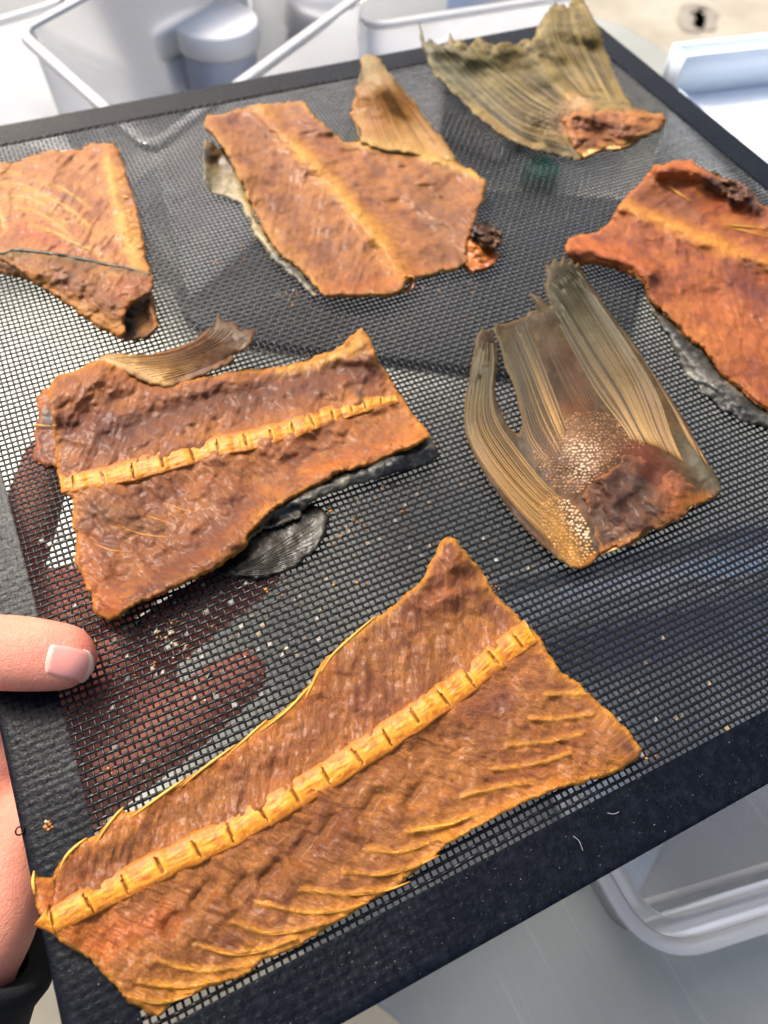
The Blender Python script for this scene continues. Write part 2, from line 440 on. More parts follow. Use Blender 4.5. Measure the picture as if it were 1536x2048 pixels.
def relief(base, feats=(), rough=(0.9, 0.5, 0.28), seed=0, spine=None, mmpp=0.13, fibre_amp=0.35, minz=1.1):
    """height of a piece's upper face above the mesh, mm; feats = (polyline, height mm, reach px)"""
    def H(px, py):
        px = np.asarray(px, float); py = np.asarray(py, float)
        q = W(px, py, 2.0); x, y = q[..., 0], q[..., 1]
        z = base + rough[0] * fbm(x / 14, y / 14, seed, 2) * 2 + rough[1] * (fbm(x / 5.0, y / 5.0, seed + 5, 2)) * 1.6 + rough[2] * vnoise(x / 1.9, y / 1.9, seed + 9) * 1.3 + 0.5 * rough[2] * vnoise(x / 0.9, y / 0.9, seed + 19)
        wx = x + 5.0 * fbm(x / 9, y / 9, seed + 2, 3); wy = y + 5.0 * fbm(x / 9 + 50, y / 9, seed + 4, 3)
        z = z - rough[1] * 0.8 * sstep(0.35, 1.0, ridge(wx / 8.3 + wy / 19.0, wy / 11.0 - wx / 30.0, seed + 3)) * (0.5 + vnoise(x / 20, y / 20, seed + 8))
        z = z + rough[1] * 0.8 * fbm(wx / 4.2, wy / 4.2, seed + 15, 3)
        if spine is not None:
            d, a, s = dist_line(px, py, spine); fu = (a - 0.7 * d) * mmpp + 1.5 * fbm(x / 6, y / 6, seed + 44); fv = d * mmpp * s + 1.5 * fbm(x / 6 + 9, y / 6, seed + 45)
        else: fu, fv = wx, wy
        cr_ = 0.5 - 2.2 * np.abs(vnoise(fu / 2.6, fv / 8.0, seed + 16)); cr2_ = 0.5 - 2.2 * np.abs(vnoise(fu / 1.2 + 9, fv / 4.0, seed + 17))
        z = z + rough[1] * (0.46 * cr_ + 0.34 * cr2_)
        for pts, h, reach in feats:
            d, a, s = dist_line(px, py, pts if len(pts) > 1 else [pts[0], (pts[0][0] + .1, pts[0][1])])
            z = z + h * np.exp(-(d / reach) ** 2)
        if spine is not None and fibre_amp:
            d, a, s = dist_line(px, py, spine)
            u = (a - 0.7 * d) * mmpp; v = d * mmpp * s
            z = z + fibre_amp * (vnoise(u / 1.6, v / 6.5, seed + 31) + 0.7 * vnoise(u / 0.8, v / 3.5, seed + 32)) * sstep(8, 30, d)
        return np.maximum(z, minz)
    return H

def paint(base, strokes=(), edge=None, seed=0, var=0.5, dark=(112, 52, 30), light=(206, 134, 70), mmpp=0.13, spine=None, tone=None):
    """the piece's own colour, sRGB 0-255; strokes = (polyline, reach px, colour, strength)"""
    def C(px, py, x, y, dedge):
        c = np.tile(np.array(base, float), (len(px), 1))
        def mix(m, col):
            nonlocal c
            m = np.clip(m, 0, 1)[:, None]; c = c * (1 - m) + np.array(col, float) * m
        n_ = fbm(x / 11, y / 11, seed + 50, 4, 0.6)
        mix(var * sstep(0.06, 0.5, n_), dark); mix(var * sstep(0.05, 0.5, -n_), light)
        n2_ = fbm(x / 3.2, y / 3.2, seed + 60, 3, 0.6)
        mix(var * 0.8 * sstep(0.08, 0.5, n2_), dark); mix(var * 0.7 * sstep(0.08, 0.5, -n2_), light)
        for pts, reach, col, st in strokes:
            d, a, s = dist_line(px, py, pts if len(pts) > 1 else [pts[0], (pts[0][0] + .1, pts[0][1])])
            d = d * (1 + 0.55 * fbm(x / 2.4, y / 2.4, seed + 70, 2))
            mix(st * np.exp(-(d / reach) ** 2), col)
        if edge:
            col, wd = edge
            mix(0.9 * np.exp(-(dedge * (1 + 0.9 * vnoise(x / 1.8, y / 1.8, seed + 80)) / wd) ** 2), col)
        g_ = lin(np.clip(c, 0, 255)); return np.clip(g_ * (TONE if tone is None else tone), 0, 1)
    return C

def patch(name, poly, H, C, mat, parent, step=4.0, thick=1.5, jag=1.6, seed=1, spine=None, mmpp=0.13, edge_r=0.9, floor=0.30, lift=0.0):
    """a sheet with real thickness whose outline and relief were surveyed; returns the object"""
    b = resample(poly, step, closed=True)
    t_ = np.roll(b, -1, 0) - np.roll(b, 1, 0); t_ /= np.linalg.norm(t_, axis=1)[:, None] + 1e-9
    nrm = np.stack([t_[:, 1], -t_[:, 0]], 1); k = np.arange(len(b)) * step
    j = jag * (1.6 * vnoise(k / 22, k * 0 + seed, seed) + 1.2 * vnoise(k / 7, k * 0 + seed, seed + 1) + 0.8 * vnoise(k / 3.1, k * 0, seed + 2)) * 2
    b = b + nrm * j[:, None]
    rg = np.random.default_rng(seed)
    x0, y0 = b.min(0); x1, y1 = b.max(0)
    gx, gy = np.meshgrid(np.arange(x0, x1, step), np.arange(y0, y1, step * 0.87), indexing='ij')
    gx = gx + (np.arange(gx.shape[1]) % 2)[None] * step * 0.5
    gx = (gx + rg.uniform(-.22, .22, gx.shape) * step).ravel(); gy = (gy + rg.uniform(-.22, .22, gy.shape) * step).ravel()
    m = inside(gx, gy, b); gx, gy = gx[m], gy[m]
    d, _, _ = dist_line(gx, gy, np.vstack([b, b[:1]])); m = d > step * 0.55; gx, gy = gx[m], gy[m]
    pts = [Vector(p) for p in b] + [Vector(p) for p in zip(gx, gy)]
    nb = len(b)
    vo, eo, fo, _, _, _ = delaunay_2d_cdt(pts, [], [list(range(nb))], 1, 1e-4)
    P = np.array([(q[0], q[1]) for q in vo]); F = np.array(fo, np.int32)
    px, py = P[:, 0], P[:, 1]
    dist, _, _ = dist_line(px, py, np.vstack([b, b[:1]]))
    z = H(px, py) + lift
    q0 = W(px, py, z)
    ppm = FPX / np.linalg.norm(CAM - q0, axis=1) * 1.0; dmm = dist / ppm
    e = np.clip(dmm / edge_r, 0, 1); rnd = thick * 0.5 * (1 - np.sqrt(np.clip(1 - (1 - e) ** 2, 0, 1)))
    top = W(px, py, np.maximum(z - rnd, floor + 0.15))
    bot = top.copy(); bot[:, 2] = np.maximum(z - thick + rnd * 0.9, floor); bot[:, 2] = np.minimum(bot[:, 2], top[:, 2] - 0.05)
    a, b_, c_ = top[F[:, 0]], top[F[:, 1]], top[F[:, 2]]
    if np.cross(b_ - a, c_ - a)[:, 2].sum() < 0: F = F[:, ::-1]
    n = len(top)
    E = np.vstack([F[:, [0, 1]], F[:, [1, 2]], F[:, [2, 0]]]); key = np.sort(E, 1)
    kk = key[:, 0].astype(np.int64) * n + key[:, 1]; _, inv, cnt = np.unique(kk, return_inverse=True, return_counts=True)
    B = E[cnt[inv.ravel()] == 1]
    side = np.stack([B[:, 1], B[:, 0], B[:, 0] + n, B[:, 1] + n], 1)
    V = np.vstack([top, bot]); Fb = F[:, ::-1] + n
    tint = C(px, py, top[:, 0], top[:, 1], dmm)
    if spine is None: fib = np.stack([top[:, 0], top[:, 1], top[:, 2]], 1)
    else:
        dd, aa, ss = dist_line(px, py, spine); fib = np.stack([(aa - 0.6 * dd) * mmpp, dd * ss * mmpp, top[:, 2] * 0], 1)
    o = mesh_np(name, V, [np.vstack([F, Fb]), side], mat, parent, attrs={'tint': np.vstack([tint, tint * 0.9]), 'fibre': np.vstack([fib, fib])})
    return o

def strand(name, pts, H, rad, col, mat, parent, n=14, sides=6, flat=0.7, lift=0.1, tip=0.25, both=False, var=0.1, lenfib=True):
    """a thin tapering bone or fin ray lying on the relief; rad in mm"""
    p = smooth_curve(pts, n); z = H(p[:, 0], p[:, 1]) + lift
    q = W(p[:, 0], p[:, 1], z)
    s = np.linspace(0, 1, n); r = rad * (1 - (1 - tip) * s ** 1.6) * (0.25 + 0.75 * sstep(0, 0.22, s))
    if both: r = rad * (tip + (1 - tip) * np.sin(math.pi * np.clip(s, 0.02, 0.98)) ** 0.6)
    v, f = tube_np(q, r, sides, flat)
    c = lin(np.array(col, float))
    if np.ndim(col) == 2: c = np.stack([np.interp(s, np.linspace(0, 1, len(col)), c[:, k]) for k in range(3)], 1)
    else: c = np.tile(c, (n, 1))
    c = c * (NEUT if mat == M['ray'] else TONE); c = np.repeat(c, sides, 0); c = np.vstack([c, c[0], c[-1]]) * (1 + var * RNG.uniform(-1, 1))
    return mesh_np(name, v, f, mat, parent, attrs={'tint': c})

def backbone(parent, slits, H, hw, arch, col=(236, 164, 62), pit=(168, 88, 30), seed=0, gap=0.75, ends=None):
    """the row of vertebrae seen on a split fish: one spool-shaped bone between two joints"""
    s = np.array(slits, float); hw = np.interp(np.linspace(0, 1, len(s)), np.linspace(0, 1, len(hw)), hw)
    for k in range(len(s) - 1):
        a, b = s[k], s[k + 1]; L = np.linalg.norm(b - a)
        def tang(i):
            i0, i1 = max(i - 1, 0), min(i + 1, len(s) - 1); d = s[i1] - s[i0]; return d / np.linalg.norm(d)
        ta, tb = tang(k), tang(k + 1); rg = np.random.default_rng(seed * 100 + k)
        nu, nv = 17, 21
        U, Vv = np.meshgrid(np.linspace(0, 1, nu), np.linspace(-1, 1, nv), indexing='ij')
        g_ = gap * np.clip(1 - np.abs(Vv * 1.9 + 0.35 * math.sin(k * 2.3)), 0, 1) ** 0.5 / L
        T = g_ + (1 - 2 * g_) * U
        spool = 1.06 - 0.045 * np.sin(math.pi * U) ** 1.3 + 0.16 * vnoise(U * 2.2 + k * 5, np.sign(Vv) * 3.0, seed + 40)
        px = np.zeros_like(U); py = np.zeros_like(U)
        dir_ = ta[None, None] * (1 - T[..., None]) + tb[None, None] * T[..., None]
        c_ = a * (1 - T[..., None]) + b * T[..., None]
        hwk = (hw[k] * (1 - T) + hw[k + 1] * T) * spool
        P = c_ + np.stack([-dir_[..., 1], dir_[..., 0]], -1) * (Vv * hwk)[..., None]
        zc = H(c_[..., 0], c_[..., 1]); zc = zc.mean() * 0.35 + zc * 0.65 - 0.2
        zz = zc + (arch * (spool - 0.04 * np.sin(math.pi * U)) * (1 - np.abs(Vv) ** 2.0) ** 1.0) - 0.45 * (np.abs(Vv) > 0.98)
        zz = zz + 0.16 * vnoise(P[..., 0] / 7, P[..., 1] / 7, seed + 3) + 0.12 * vnoise(P[..., 0] / 3, P[..., 1] / 3, seed + 4) - 0.12 * np.sin(math.pi * U) * (vnoise(Vv * 5 + k * 7, U * 1.5, seed + 6) > 0.1)
        zz[0] -= 0.8 * (g_[0] * L > 0.1); zz[-1] -= 0.8 * (g_[0] * L > 0.1)
        q = W(P[..., 0], P[..., 1], zz).reshape(-1, 3)
        i = np.arange(nu - 1)[:, None] * nv; j = np.arange(nv - 1)[None]
        f = np.stack([i + j, i + nv + j, i + nv + j + 1, i + j + 1], -1).reshape(-1, 4)
        a3 = q[f[:, 0]]; 
        if np.cross(q[f[:, 1]] - a3, q[f[:, 3]] - a3)[:, 2].sum() < 0: f = f[:, ::-1]
        pm = sstep(-0.04, 0.14, vnoise(Vv * 9 + k * 11, U * 3.2 + k, seed + 8) + 0.5 * vnoise(Vv * 19 + k, U * 7 + k * 3, seed + 9)) * np.sin(math.pi * np.clip(U * 1.25 - 0.1, 0, 1)) ** 0.8 * (1 - Vv ** 4) * 0.85
        c = lin(np.array(col)) * (1 + 0.10 * vnoise(P[..., 0] / 9, P[..., 1] / 9, seed)[..., None])
        c = c * (1 - pm[..., None]) + lin(np.array(pit)) * pm[..., None]
        slit = (g_[0] * L > 0.1)
        pm[0] = pm[-1] = 0
        em = (sstep(0.30, 0.85, np.abs(Vv) + 0.5 * vnoise(P[..., 0] / 4, P[..., 1] / 4, seed + 12)) * 0.85)[..., None]; c = (c * (1 - em) + lin(np.array((184, 110, 52))) * em) * TONE
        c[0][slit] = c[-1][slit] = lin(np.array((60, 34, 16)))
        o = mesh_np('vertebra', q, f, M['bone'], parent, attrs={'tint': c.reshape(-1, 3)})

def fin_rays(parent, guides, n, H, rad, cols, mat=None, npt=14, seed=0, lift=0.10, name='fin_ray', tip=0.35, flat=0.8):
    """rays fanned between neighbouring guide curves"""
    G = [smooth_curve(g_, npt) for g_ in guides]; rg = np.random.default_rng(seed)
    tt = np.linspace(0, len(G) - 1, n)
    for t_ in tt:
        t_ = float(np.clip(t_ + rg.uniform(-.12, .12) * (len(G) - 1) / n, 0, len(G) - 1))
        i = min(int(t_), len(G) - 2); f = t_ - i
        c = G[i] * (1 - f) + G[i + 1] * f
        m = max(6, int(npt * rg.uniform(0.86, 1.0)))
        c = c[:m]
        col = np.array(cols[int(rg.integers(len(cols)))], float) if np.ndim(cols) == 3 else np.array(cols, float)
        strand(name, c, H, rad * rg.uniform(0.75, 1.2), np.clip(col * rg.uniform(0.88, 1.12), 0, 255), mat or M['ray'], parent, n=npt, sides=5, flat=flat, lift=lift, tip=tip)

FLESH = (170, 108, 58)
# ================================================================== the long front piece
fA = thing('dried_fish_fillet', 'longest dried fish piece, flat with a yellow jointed backbone, nearest the front edge', 'dried fish', W(600, 1550, 0))
A_out = [(67, 1744), (78, 1752), (88, 1754), (102, 1752), (112, 1740), (119, 1727), (133, 1710), (148, 1697), (172, 1678), (191, 1671), (205, 1655), (220, 1642), (234, 1627), (246, 1616), (254, 1623), (275, 1621), (318, 1591), (364, 1563), (424, 1523), (466, 1494), (500, 1466), (533, 1440), (545, 1436), (576, 1413), (600, 1390), (623, 1366), (631, 1345), (645, 1325), (693, 1279), (752, 1232), (775, 1222), (810, 1191), (840, 1165), (850, 1150), (856, 1130), (872, 1104), (879, 1080), (895, 1073), (912, 1078), (921, 1094), (940, 1109), (957, 1135), (974, 1158), (992, 1188), (1021, 1217), (1050, 1246), (1072, 1264), (1097, 1302), (1121, 1340), (1156, 1366), (1179, 1387), (1212, 1416), (1244, 1448), (1267, 1472), (1285, 1498), (1279, 1513), (1244, 1542), (1209, 1554), (1162, 1569), (1103, 1583), (1062, 1601), (1021, 1621), (974, 1642), (927, 1671), (898, 1689), (869, 1712), (838, 1742), (779, 1781), (727, 1814), (674, 1843), (633, 1873), (586, 1898), (527, 1921), (510, 1938), (475, 1960), (410, 1977), (360, 2000), (345, 2010), (319, 2032), (293, 2027), (258, 2004), (234, 1977), (205, 1945), (182, 1921), (146, 1898), (117, 1878), (94, 1860), (76, 1828), (67, 1787)]
A_slit = [(84, 1828), (103, 1842), (176, 1806), (249, 1769), (320, 1733), (393, 1697), (460, 1666), (526, 1628), (590, 1590), (653, 1553), (715, 1513), (773, 1473), (831, 1434), (887, 1396), (939, 1358), (988, 1317), (1036, 1281), (1064, 1262)]
A_sp = A_slit
A_ribs = [z7((1390, 455), (1440, 440), (1536, 425), (1600, 400)), z7((1250, 510), (1340, 522), (1420, 505), (1530, 460)), z7((1180, 588), (1290, 598), (1400, 574), (1500, 530)),
          z7((1030, 648), (1180, 665), (1320, 648), (1400, 620)), z7((880, 690), (980, 716), (1070, 727), (1180, 716), (1260, 690)), z7((790, 760), (900, 795), (1000, 790), (1120, 762)),
          z7((670, 838), (788, 868), (900, 855), (1010, 815)), z7((530, 890), (620, 916), (720, 925), (850, 905)), z7((480, 965), (560, 978), (660, 976), (770, 955)), z7((420, 1005), (500, 1028), (570, 1030), (660, 1005)),
          z6((1190, 582), (1260, 575), (1335, 575)), z6((1130, 662), (1210, 665), (1290, 655), (1340, 645)), z6((1060, 752), (1130, 748), (1200, 740), (1310, 708)), z6((1000, 836), (1090, 826), (1180, 810), (1260, 780)),
          z6((900, 925), (980, 905), (1060, 890), (1130, 880)), z6((730, 1050), (800, 1040), (900, 1005), (960, 980))]
A_H = relief(2.6, [(A_sp, 0.9, 30), ([(905, 1100), (885, 1150)], 5.0, 60), ([(1270, 1495)], 3.0, 70), ([(70, 1770), (110, 1860)], 2.5, 60), ([(310, 2020), (500, 1940)], -0.8, 50),
                   ([(1110, 1590), (1020, 1630), (900, 1695)], 2.2, 26), ([(860, 1190), (960, 1150)], -1.5, 24), ([(870, 1210), (930, 1180), (985, 1165)], 1.4, 16),
                   ([(530, 1760), (556, 1735)], -2.4, 15), ([(596, 1712), (618, 1680)], -2.2, 14), ([(650, 1668), (668, 1640)], -2.0, 13), ([(735, 1628), (756, 1598)], -2.0, 14), ([(470, 1790), (490, 1765)], -1.6, 13), ([(392, 1808), (418, 1776)], -2.2, 15), ([(335, 1860), (352, 1832)], -1.8, 14), ([(820, 1606), (838, 1578)], -1.7, 13), ([(575, 1740), (600, 1760)], 1.2, 16), ([(440, 1800), (455, 1820)], 1.2, 16), ([(690, 1650), (710, 1670)], 1.1, 16), ([(780, 1610), (795, 1630)], 1.0, 15), ([(930, 1470), (990, 1440)], -1.0, 25),
                   ([(640, 1410), (700, 1480)], -0.9, 24), ([(740, 1320), (800, 1400)], -0.9, 22), ([(850, 1250), (900, 1330)], -0.8, 22)] + [(r_, 0.75, 5.5) for r_ in A_ribs],
             rough=(0.8, 0.55, 0.30), seed=3, spine=A_sp, mmpp=0.115)
A_C = paint(FLESH, [(A_sp, 40, (200, 118, 52), 0.7), (A_out[55:72], 34, (226, 146, 62), 0.75), (A_out[72:80], 40, (224, 156, 62), 0.8), ([(70, 1770), (120, 1850), (200, 1900)], 42, (226, 128, 44), 0.8),
                    (A_out[5:28], 26, (214, 120, 44), 0.75), ([(960, 1420), (1010, 1400)], 30, (118, 56, 40), 0.7), ([(1262, 1490)], 22, (86, 40, 36), 0.85), ([(900, 1130), (860, 1200)], 34, (170, 96, 52), 0.6),
                    ([(520, 1560), (620, 1480), (700, 1400)], 40, (160, 88, 52), 0.5), ([(330, 1880), (480, 1800), (620, 1720)], 34, (168, 106, 60), 0.6), ([(230, 1870), (330, 1840)], 34, (216, 110, 50), 0.6), ([(1000, 1560), (1150, 1470)], 36, (150, 78, 36), 0.6)]
            + [(r, 8, (232, 166, 74), 0.75) for r in A_ribs], edge=((232, 160, 52), 1.4), seed=3)
patch('flesh', A_out, A_H, A_C, M['flesh'], fA, step=3.8, thick=1.6, jag=1.3, seed=3, spine=A_sp, mmpp=0.115)
backbone(fA, A_slit, A_H, [27, 30, 30, 29, 28, 27], 0.85, seed=1)
for k, r in enumerate(A_ribs):
    strand('rib_bone', r, A_H, 0.38 if k < 10 else 0.34, [(190, 118, 50), (224, 160, 84), (234, 176, 100), (200, 124, 54)], M['bone'], fA, n=22, both=True, tip=0.15, lift=-0.30 if k < 10 else -0.40)
for pts in ([(70, 1790), (66, 1765), (68, 1742)], [(118, 1745), (130, 1716), (150, 1694), (173, 1676)], [(190, 1690), (212, 1655), (232, 1630), (247, 1614)], [(262, 1635), (300, 1607), (340, 1578), (366, 1560)], [(362, 1575), (400, 1542), (440, 1512), (470, 1490)], [(462, 1505), (500, 1470), (534, 1439)], [(520, 1464), (575, 1420), (622, 1370)], [(640, 1348), (665, 1310), (710, 1268), (752, 1231)], [(610, 1400), (628, 1362), (640, 1338)]):
    strand('fin_spine', pts, A_H, 0.42, [(206, 146, 76), (232, 190, 120), (226, 180, 108)], M['bone'], fA, n=14, both=True, tip=0.25, lift=0.05)

# ================================================================== the piece at the left with the folded corner
fB = thing('dried_fish_fillet', 'brown dried fish piece with jointed yellow backbone and a black skin flap below', 'dried fish', W(470, 930, 0))
B_out = [(724, 653), (747, 694), (757, 720), (768, 735), (782, 758), (803, 793), (820, 823), (844, 852), (861, 872)] + [(820, 896), (762, 921), (674, 948), (621, 977), (580, 1000), (527, 1036), (500, 1063), (492, 1095), (445, 1127), (381, 1162), (328, 1186), (281, 1203), (246, 1227), (220, 1241), (193, 1230), (182, 1192), (168, 1165), (158, 1145), (149, 1127), (153, 1098), (147, 1045), (144, 998), (130, 988), (120, 975), (117, 952), (114, 928), (111, 893), (108, 864), (103, 834), (98, 800), (92, 782), (111, 755), (146, 741), (176, 726), (210, 722), (252, 738), (305, 758), (328, 767), (375, 758), (434, 749), (486, 741), (557, 735), (615, 720), (656, 705), (685, 688)]
B_slit = [(120, 968), (146, 965), (206, 955), (265, 940), (325, 925), (384, 908), (435, 893), (491, 882), (542, 869), (586, 858), (624, 842), (665, 829), (703, 817), (730, 811), (762, 802), (796, 796)]
B_sp = B_slit
B_H = relief(3.0, [(B_sp, 0.9, 32), ([(724, 660), (740, 700)], 6.0, 55), ([(105, 800), (200, 745)], 4.5, 48), ([(200, 760), (330, 790), (480, 770)], 1.4, 22), ([(270, 850), (440, 790), (700, 740)], -1.6, 17), ([(820, 890), (640, 955), (520, 1040), (420, 1130), (250, 1215)], 3.4, 30),
                   ([(180, 1060), (330, 1080)], -0.8, 30), ([(500, 960), (700, 900)], -0.8, 25), ([(860, 870)], 3.0, 40)], rough=(0.9, 0.6, 0.32), seed=13, spine=B_sp, mmpp=0.13)
B_C = paint((166, 98, 54), [(B_sp, 36, (196, 124, 54), 0.6), ([(210, 870), (430, 800), (640, 770), (740, 730)], 26, (110, 56, 36), 0.75), ([(130, 850), (200, 840)], 26, (118, 54, 34), 0.7), ([(724, 665), (700, 700), (640, 722), (560, 740)], 13, (240, 190, 110), 0.9), ([(735, 690), (700, 700)], 22, (232, 178, 104), 0.6), ([(120, 790), (210, 740), (300, 770)], 34, (196, 118, 54), 0.7),
                           ([(480, 1010), (380, 1110), (300, 1180)], 26, (120, 62, 46), 0.65), ([(200, 1200), (230, 1235)], 30, (190, 92, 34), 0.7), ([(160, 1080), (200, 1180)], 26, (204, 116, 48), 0.6), ([(700, 800), (820, 860)], 30, (206, 136, 74), 0.6), ([(620, 950), (760, 900), (850, 875)], 16, (216, 126, 56), 0.7), ([(190, 1020), (320, 1060)], 26, (138, 94, 56), 0.5), ([(720, 785)], 9, (50, 30, 26), 0.8)],
            edge=((230, 152, 50), 1.3), seed=13)
patch('flesh', B_out, B_H, B_C, M['flesh'], fB, step=3.9, thick=1.6, jag=1.4, seed=13, spine=B_sp, mmpp=0.13)
backbone(fB, B_slit, B_H, [19, 22, 21, 20, 17, 10], 0.7, col=(236, 164, 60), seed=2)
for pts in (z3((400, 765), (450, 790), (520, 806), (590, 808)), z3((500, 735), (540, 750), (600, 768)), z3((560, 690), (620, 715), (680, 725)), z3((320, 830), (380, 855), (450, 860))):
    strand('rib_bone', pts, B_H, 0.32, [(180, 112, 58), (206, 142, 78), (186, 116, 60)], M['bone'], fB, n=14, both=True, lift=-0.08)
# turned-under corner seen below the fold
lo_H = relief(1.3, rough=(0.3, 0.3, 0.2), seed=15)
patch('folded_corner', [(72, 800), (90, 775), (108, 790), (118, 870), (122, 935), (88, 930), (66, 918), (71, 895), (67, 852), (76, 835)], lo_H, paint((150, 78, 40), [([(72, 800), (100, 785)], 16, (216, 128, 46), 0.9), ([(98, 830), (100, 845)], 12, (58, 26, 20), 0.9)], edge=((206, 120, 50), 1.0), seed=15), M['flesh'], fB, thick=1.0, seed=15, jag=1.6)  # dark stroke paints the shaded gap under the fold
strand('rib_bone', [(67, 849), (85, 851), (106, 852)], lo_H, 0.4, (236, 188, 84), M['bone'], fB, n=8, lift=0.9)
# black skin rolled over the lower edge
Bs_out = [(861, 872), (872, 890), (882, 914), (868, 922), (855, 928), (820, 940), (779, 950), (756, 957), (703, 968), (674, 983), (627, 1000), (604, 1022), (598, 1036), (568, 1050), (527, 1058), (504, 1074), (494, 1092), (488, 1070), (520, 1034), (575, 996), (621, 972), (674, 942), (762, 914), (820, 888)]
Bs_H = relief(3.2, [([(860, 895), (760, 935), (640, 980), (560, 1030)], 1.8, 16), ([(540, 1040), (590, 1020)], -2.4, 13)], rough=(0.4, 0.5, 0.25), seed=17)
patch('black_skin', Bs_out, Bs_H, paint((48, 50, 54), tone=NEUT, strokes=[([(860, 880), (874, 890)], 14, (150, 146, 138), 0.6), ([(550, 1036), (585, 1020)], 8, (14, 12, 10), 0.95), ([(520, 1050), (500, 1075), (560, 1010)], 8, (150, 120, 60), 0.8), (Bs_out[8:14], 7, (128, 118, 92), 0.6)], dark=(24, 25, 28), light=(140, 142, 142), var=0.7, seed=17), M['skin'], fB, step=3.4, thick=1.2, jag=1.8, seed=17)  # near-black stroke paints the dark hole in the skin fold
Bf_out = [(492, 1062), (545, 1036), (586, 1022), (618, 1008), (640, 1014), (658, 1034), (652, 1062), (636, 1094), (612, 1118), (585, 1138), (563, 1148), (516, 1157), (469, 1154), (434, 1146), (445, 1124), (480, 1100)]
Bf_H = relief(1.5, [([(650, 1030), (640, 1100)], 1.0, 16)], rough=(0.5, 0.18, 0.12), seed=18)
bf = patch('black_fin', Bf_out, Bf_H, paint((30, 28, 24), tone=NEUT * 0.7, strokes=[([(520, 1110), (600, 1070)], 30, (58, 52, 34), 0.7), ([(640, 1035), (625, 1100)], 12, (84, 84, 84), 0.7)], dark=(12, 12, 13), light=(74, 72, 66), var=0.6, seed=18), M['glossy'], fB, step=3.6, thick=0.7, jag=1.6, seed=18, spine=[(440, 1140), (560, 1090), (640, 1030)])
fin_rays(bf, [[(470, 1140), (540, 1100), (645, 1030)], [(470, 1146), (560, 1120), (640, 1090)], [(450, 1148), (520, 1150), (590, 1136)]], 13, Bf_H, 0.22, [(26, 24, 20), (50, 46, 38), (70, 68, 62)], seed=4, lift=0.05)
# upper fin
Bt_out = [(178, 728), (205, 711), (246, 708), (293, 708), (328, 700), (375, 685), (410, 667), (431, 650), (437, 632), (446, 641), (463, 645), (480, 659), (498, 654), (519, 662), (510, 676), (492, 697), (469, 711), (472, 723), (445, 738), (410, 750), (340, 774), (300, 770), (250, 748), (205, 738)]
Bt_H = relief(3.2, [([(437, 640), (500, 680)], 7.0, 70), ([(230, 715), (320, 755)], 1.2, 30)], rough=(0.4, 0.14, 0.1), seed=19)
bt = patch('fin', Bt_out, Bt_H, paint((128, 84, 46), tone=NEUT, strokes=[([(215, 722), (260, 722), (325, 762)], 22, (238, 200, 136), 0.95), ([(300, 722), (400, 690)], 16, (186, 118, 56), 0.7), ([(440, 650), (500, 680)], 26, (104, 84, 62), 0.8)], dark=(74, 44, 26), light=(176, 128, 74), var=0.6, seed=19), M['fin'], fB, step=3.4, thick=0.8, jag=1.8, seed=19, spine=[(205, 730), (330, 735), (470, 680)])
fin_rays(bt, [[(215, 716), (330, 706), (400, 678), (437, 638)], [(260, 732), (360, 722), (440, 690), (480, 662)], [(320, 762), (390, 740), (450, 715), (512, 670)]], 15, Bt_H, 0.30, [[(236, 196, 128), (160, 108, 58), (92, 66, 44)], [(222, 176, 108), (130, 84, 46), (128, 108, 84)]], seed=5)

# ================================================================== the piece at the top centre with an upright fin
fC = thing('dried_fish_fillet', 'dried fish piece at top centre with a pale upright fin and rolled tube end', 'dried fish', W(690, 400, 0))
C_out = [(405, 247), (415, 232), (450, 228), (482, 218), (515, 210), (550, 207), (600, 203), (612, 204), (625, 222), (640, 240), (665, 265), (690, 282), (725, 281), (768, 294), (828, 300), (878, 310), (918, 330), (943, 340), (971, 362), (969, 390), (960, 412), (953, 435), (942, 465), (936, 482), (934, 505), (938, 528), (908, 540), (868, 548), (835, 556), (815, 562), (795, 590), (750, 592), (700, 590), (668, 594), (650, 595), (635, 575), (620, 560), (600, 540), (565, 515), (540, 480), (520, 440), (495, 395), (480, 360), (460, 320), (440, 285), (415, 262)]
C_sp = [(515, 212), (560, 262), (640, 340), (700, 410), (760, 480), (806, 556)]
C_H = relief(3.6, [(C_sp, 2.2, 17), ([(405, 245), (440, 290), (480, 360)], 4.0, 34), ([(600, 205), (650, 250)], 2.0, 25), ([(970, 365), (940, 470)], 3.0, 34), ([(960, 350), (860, 310)], 1.5, 18), ([(640, 590), (700, 590), (800, 580)], 2.5, 22), ([(700, 300), (820, 420), (900, 500)], -1.0, 22), ([(560, 360), (680, 540)], -0.8, 22)], rough=(0.9, 0.34, 0.20), seed=23, spine=C_sp, mmpp=0.19)
C_C = paint((184, 116, 60), [(C_sp, 19, (244, 176, 70), 1.0), ([(435, 270), (560, 500), (620, 560)], 22, (214, 146, 70), 0.7), ([(440, 240), (560, 250)], 26, (150, 78, 44), 0.5), ([(725, 285), (830, 303), (920, 333), (960, 352)], 13, (240, 200, 124), 0.9), ([(610, 210), (700, 285)], 9, (236, 188, 108), 0.9), ([(870, 400), (890, 500)], 40, (140, 90, 54), 0.5), ([(620, 250), (660, 300)], 30, (160, 84, 40), 0.5), ([(640, 585), (900, 545)], 16, (196, 110, 40), 0.7), ([(780, 520), (830, 550)], 26, (206, 128, 50), 0.6)],
            edge=((226, 164, 84), 1.1), seed=23)
patch('flesh', C_out, C_H, C_C, M['flesh'], fC, step=4.0, thick=1.8, jag=1.5, seed=23, spine=C_sp, mmpp=0.19)
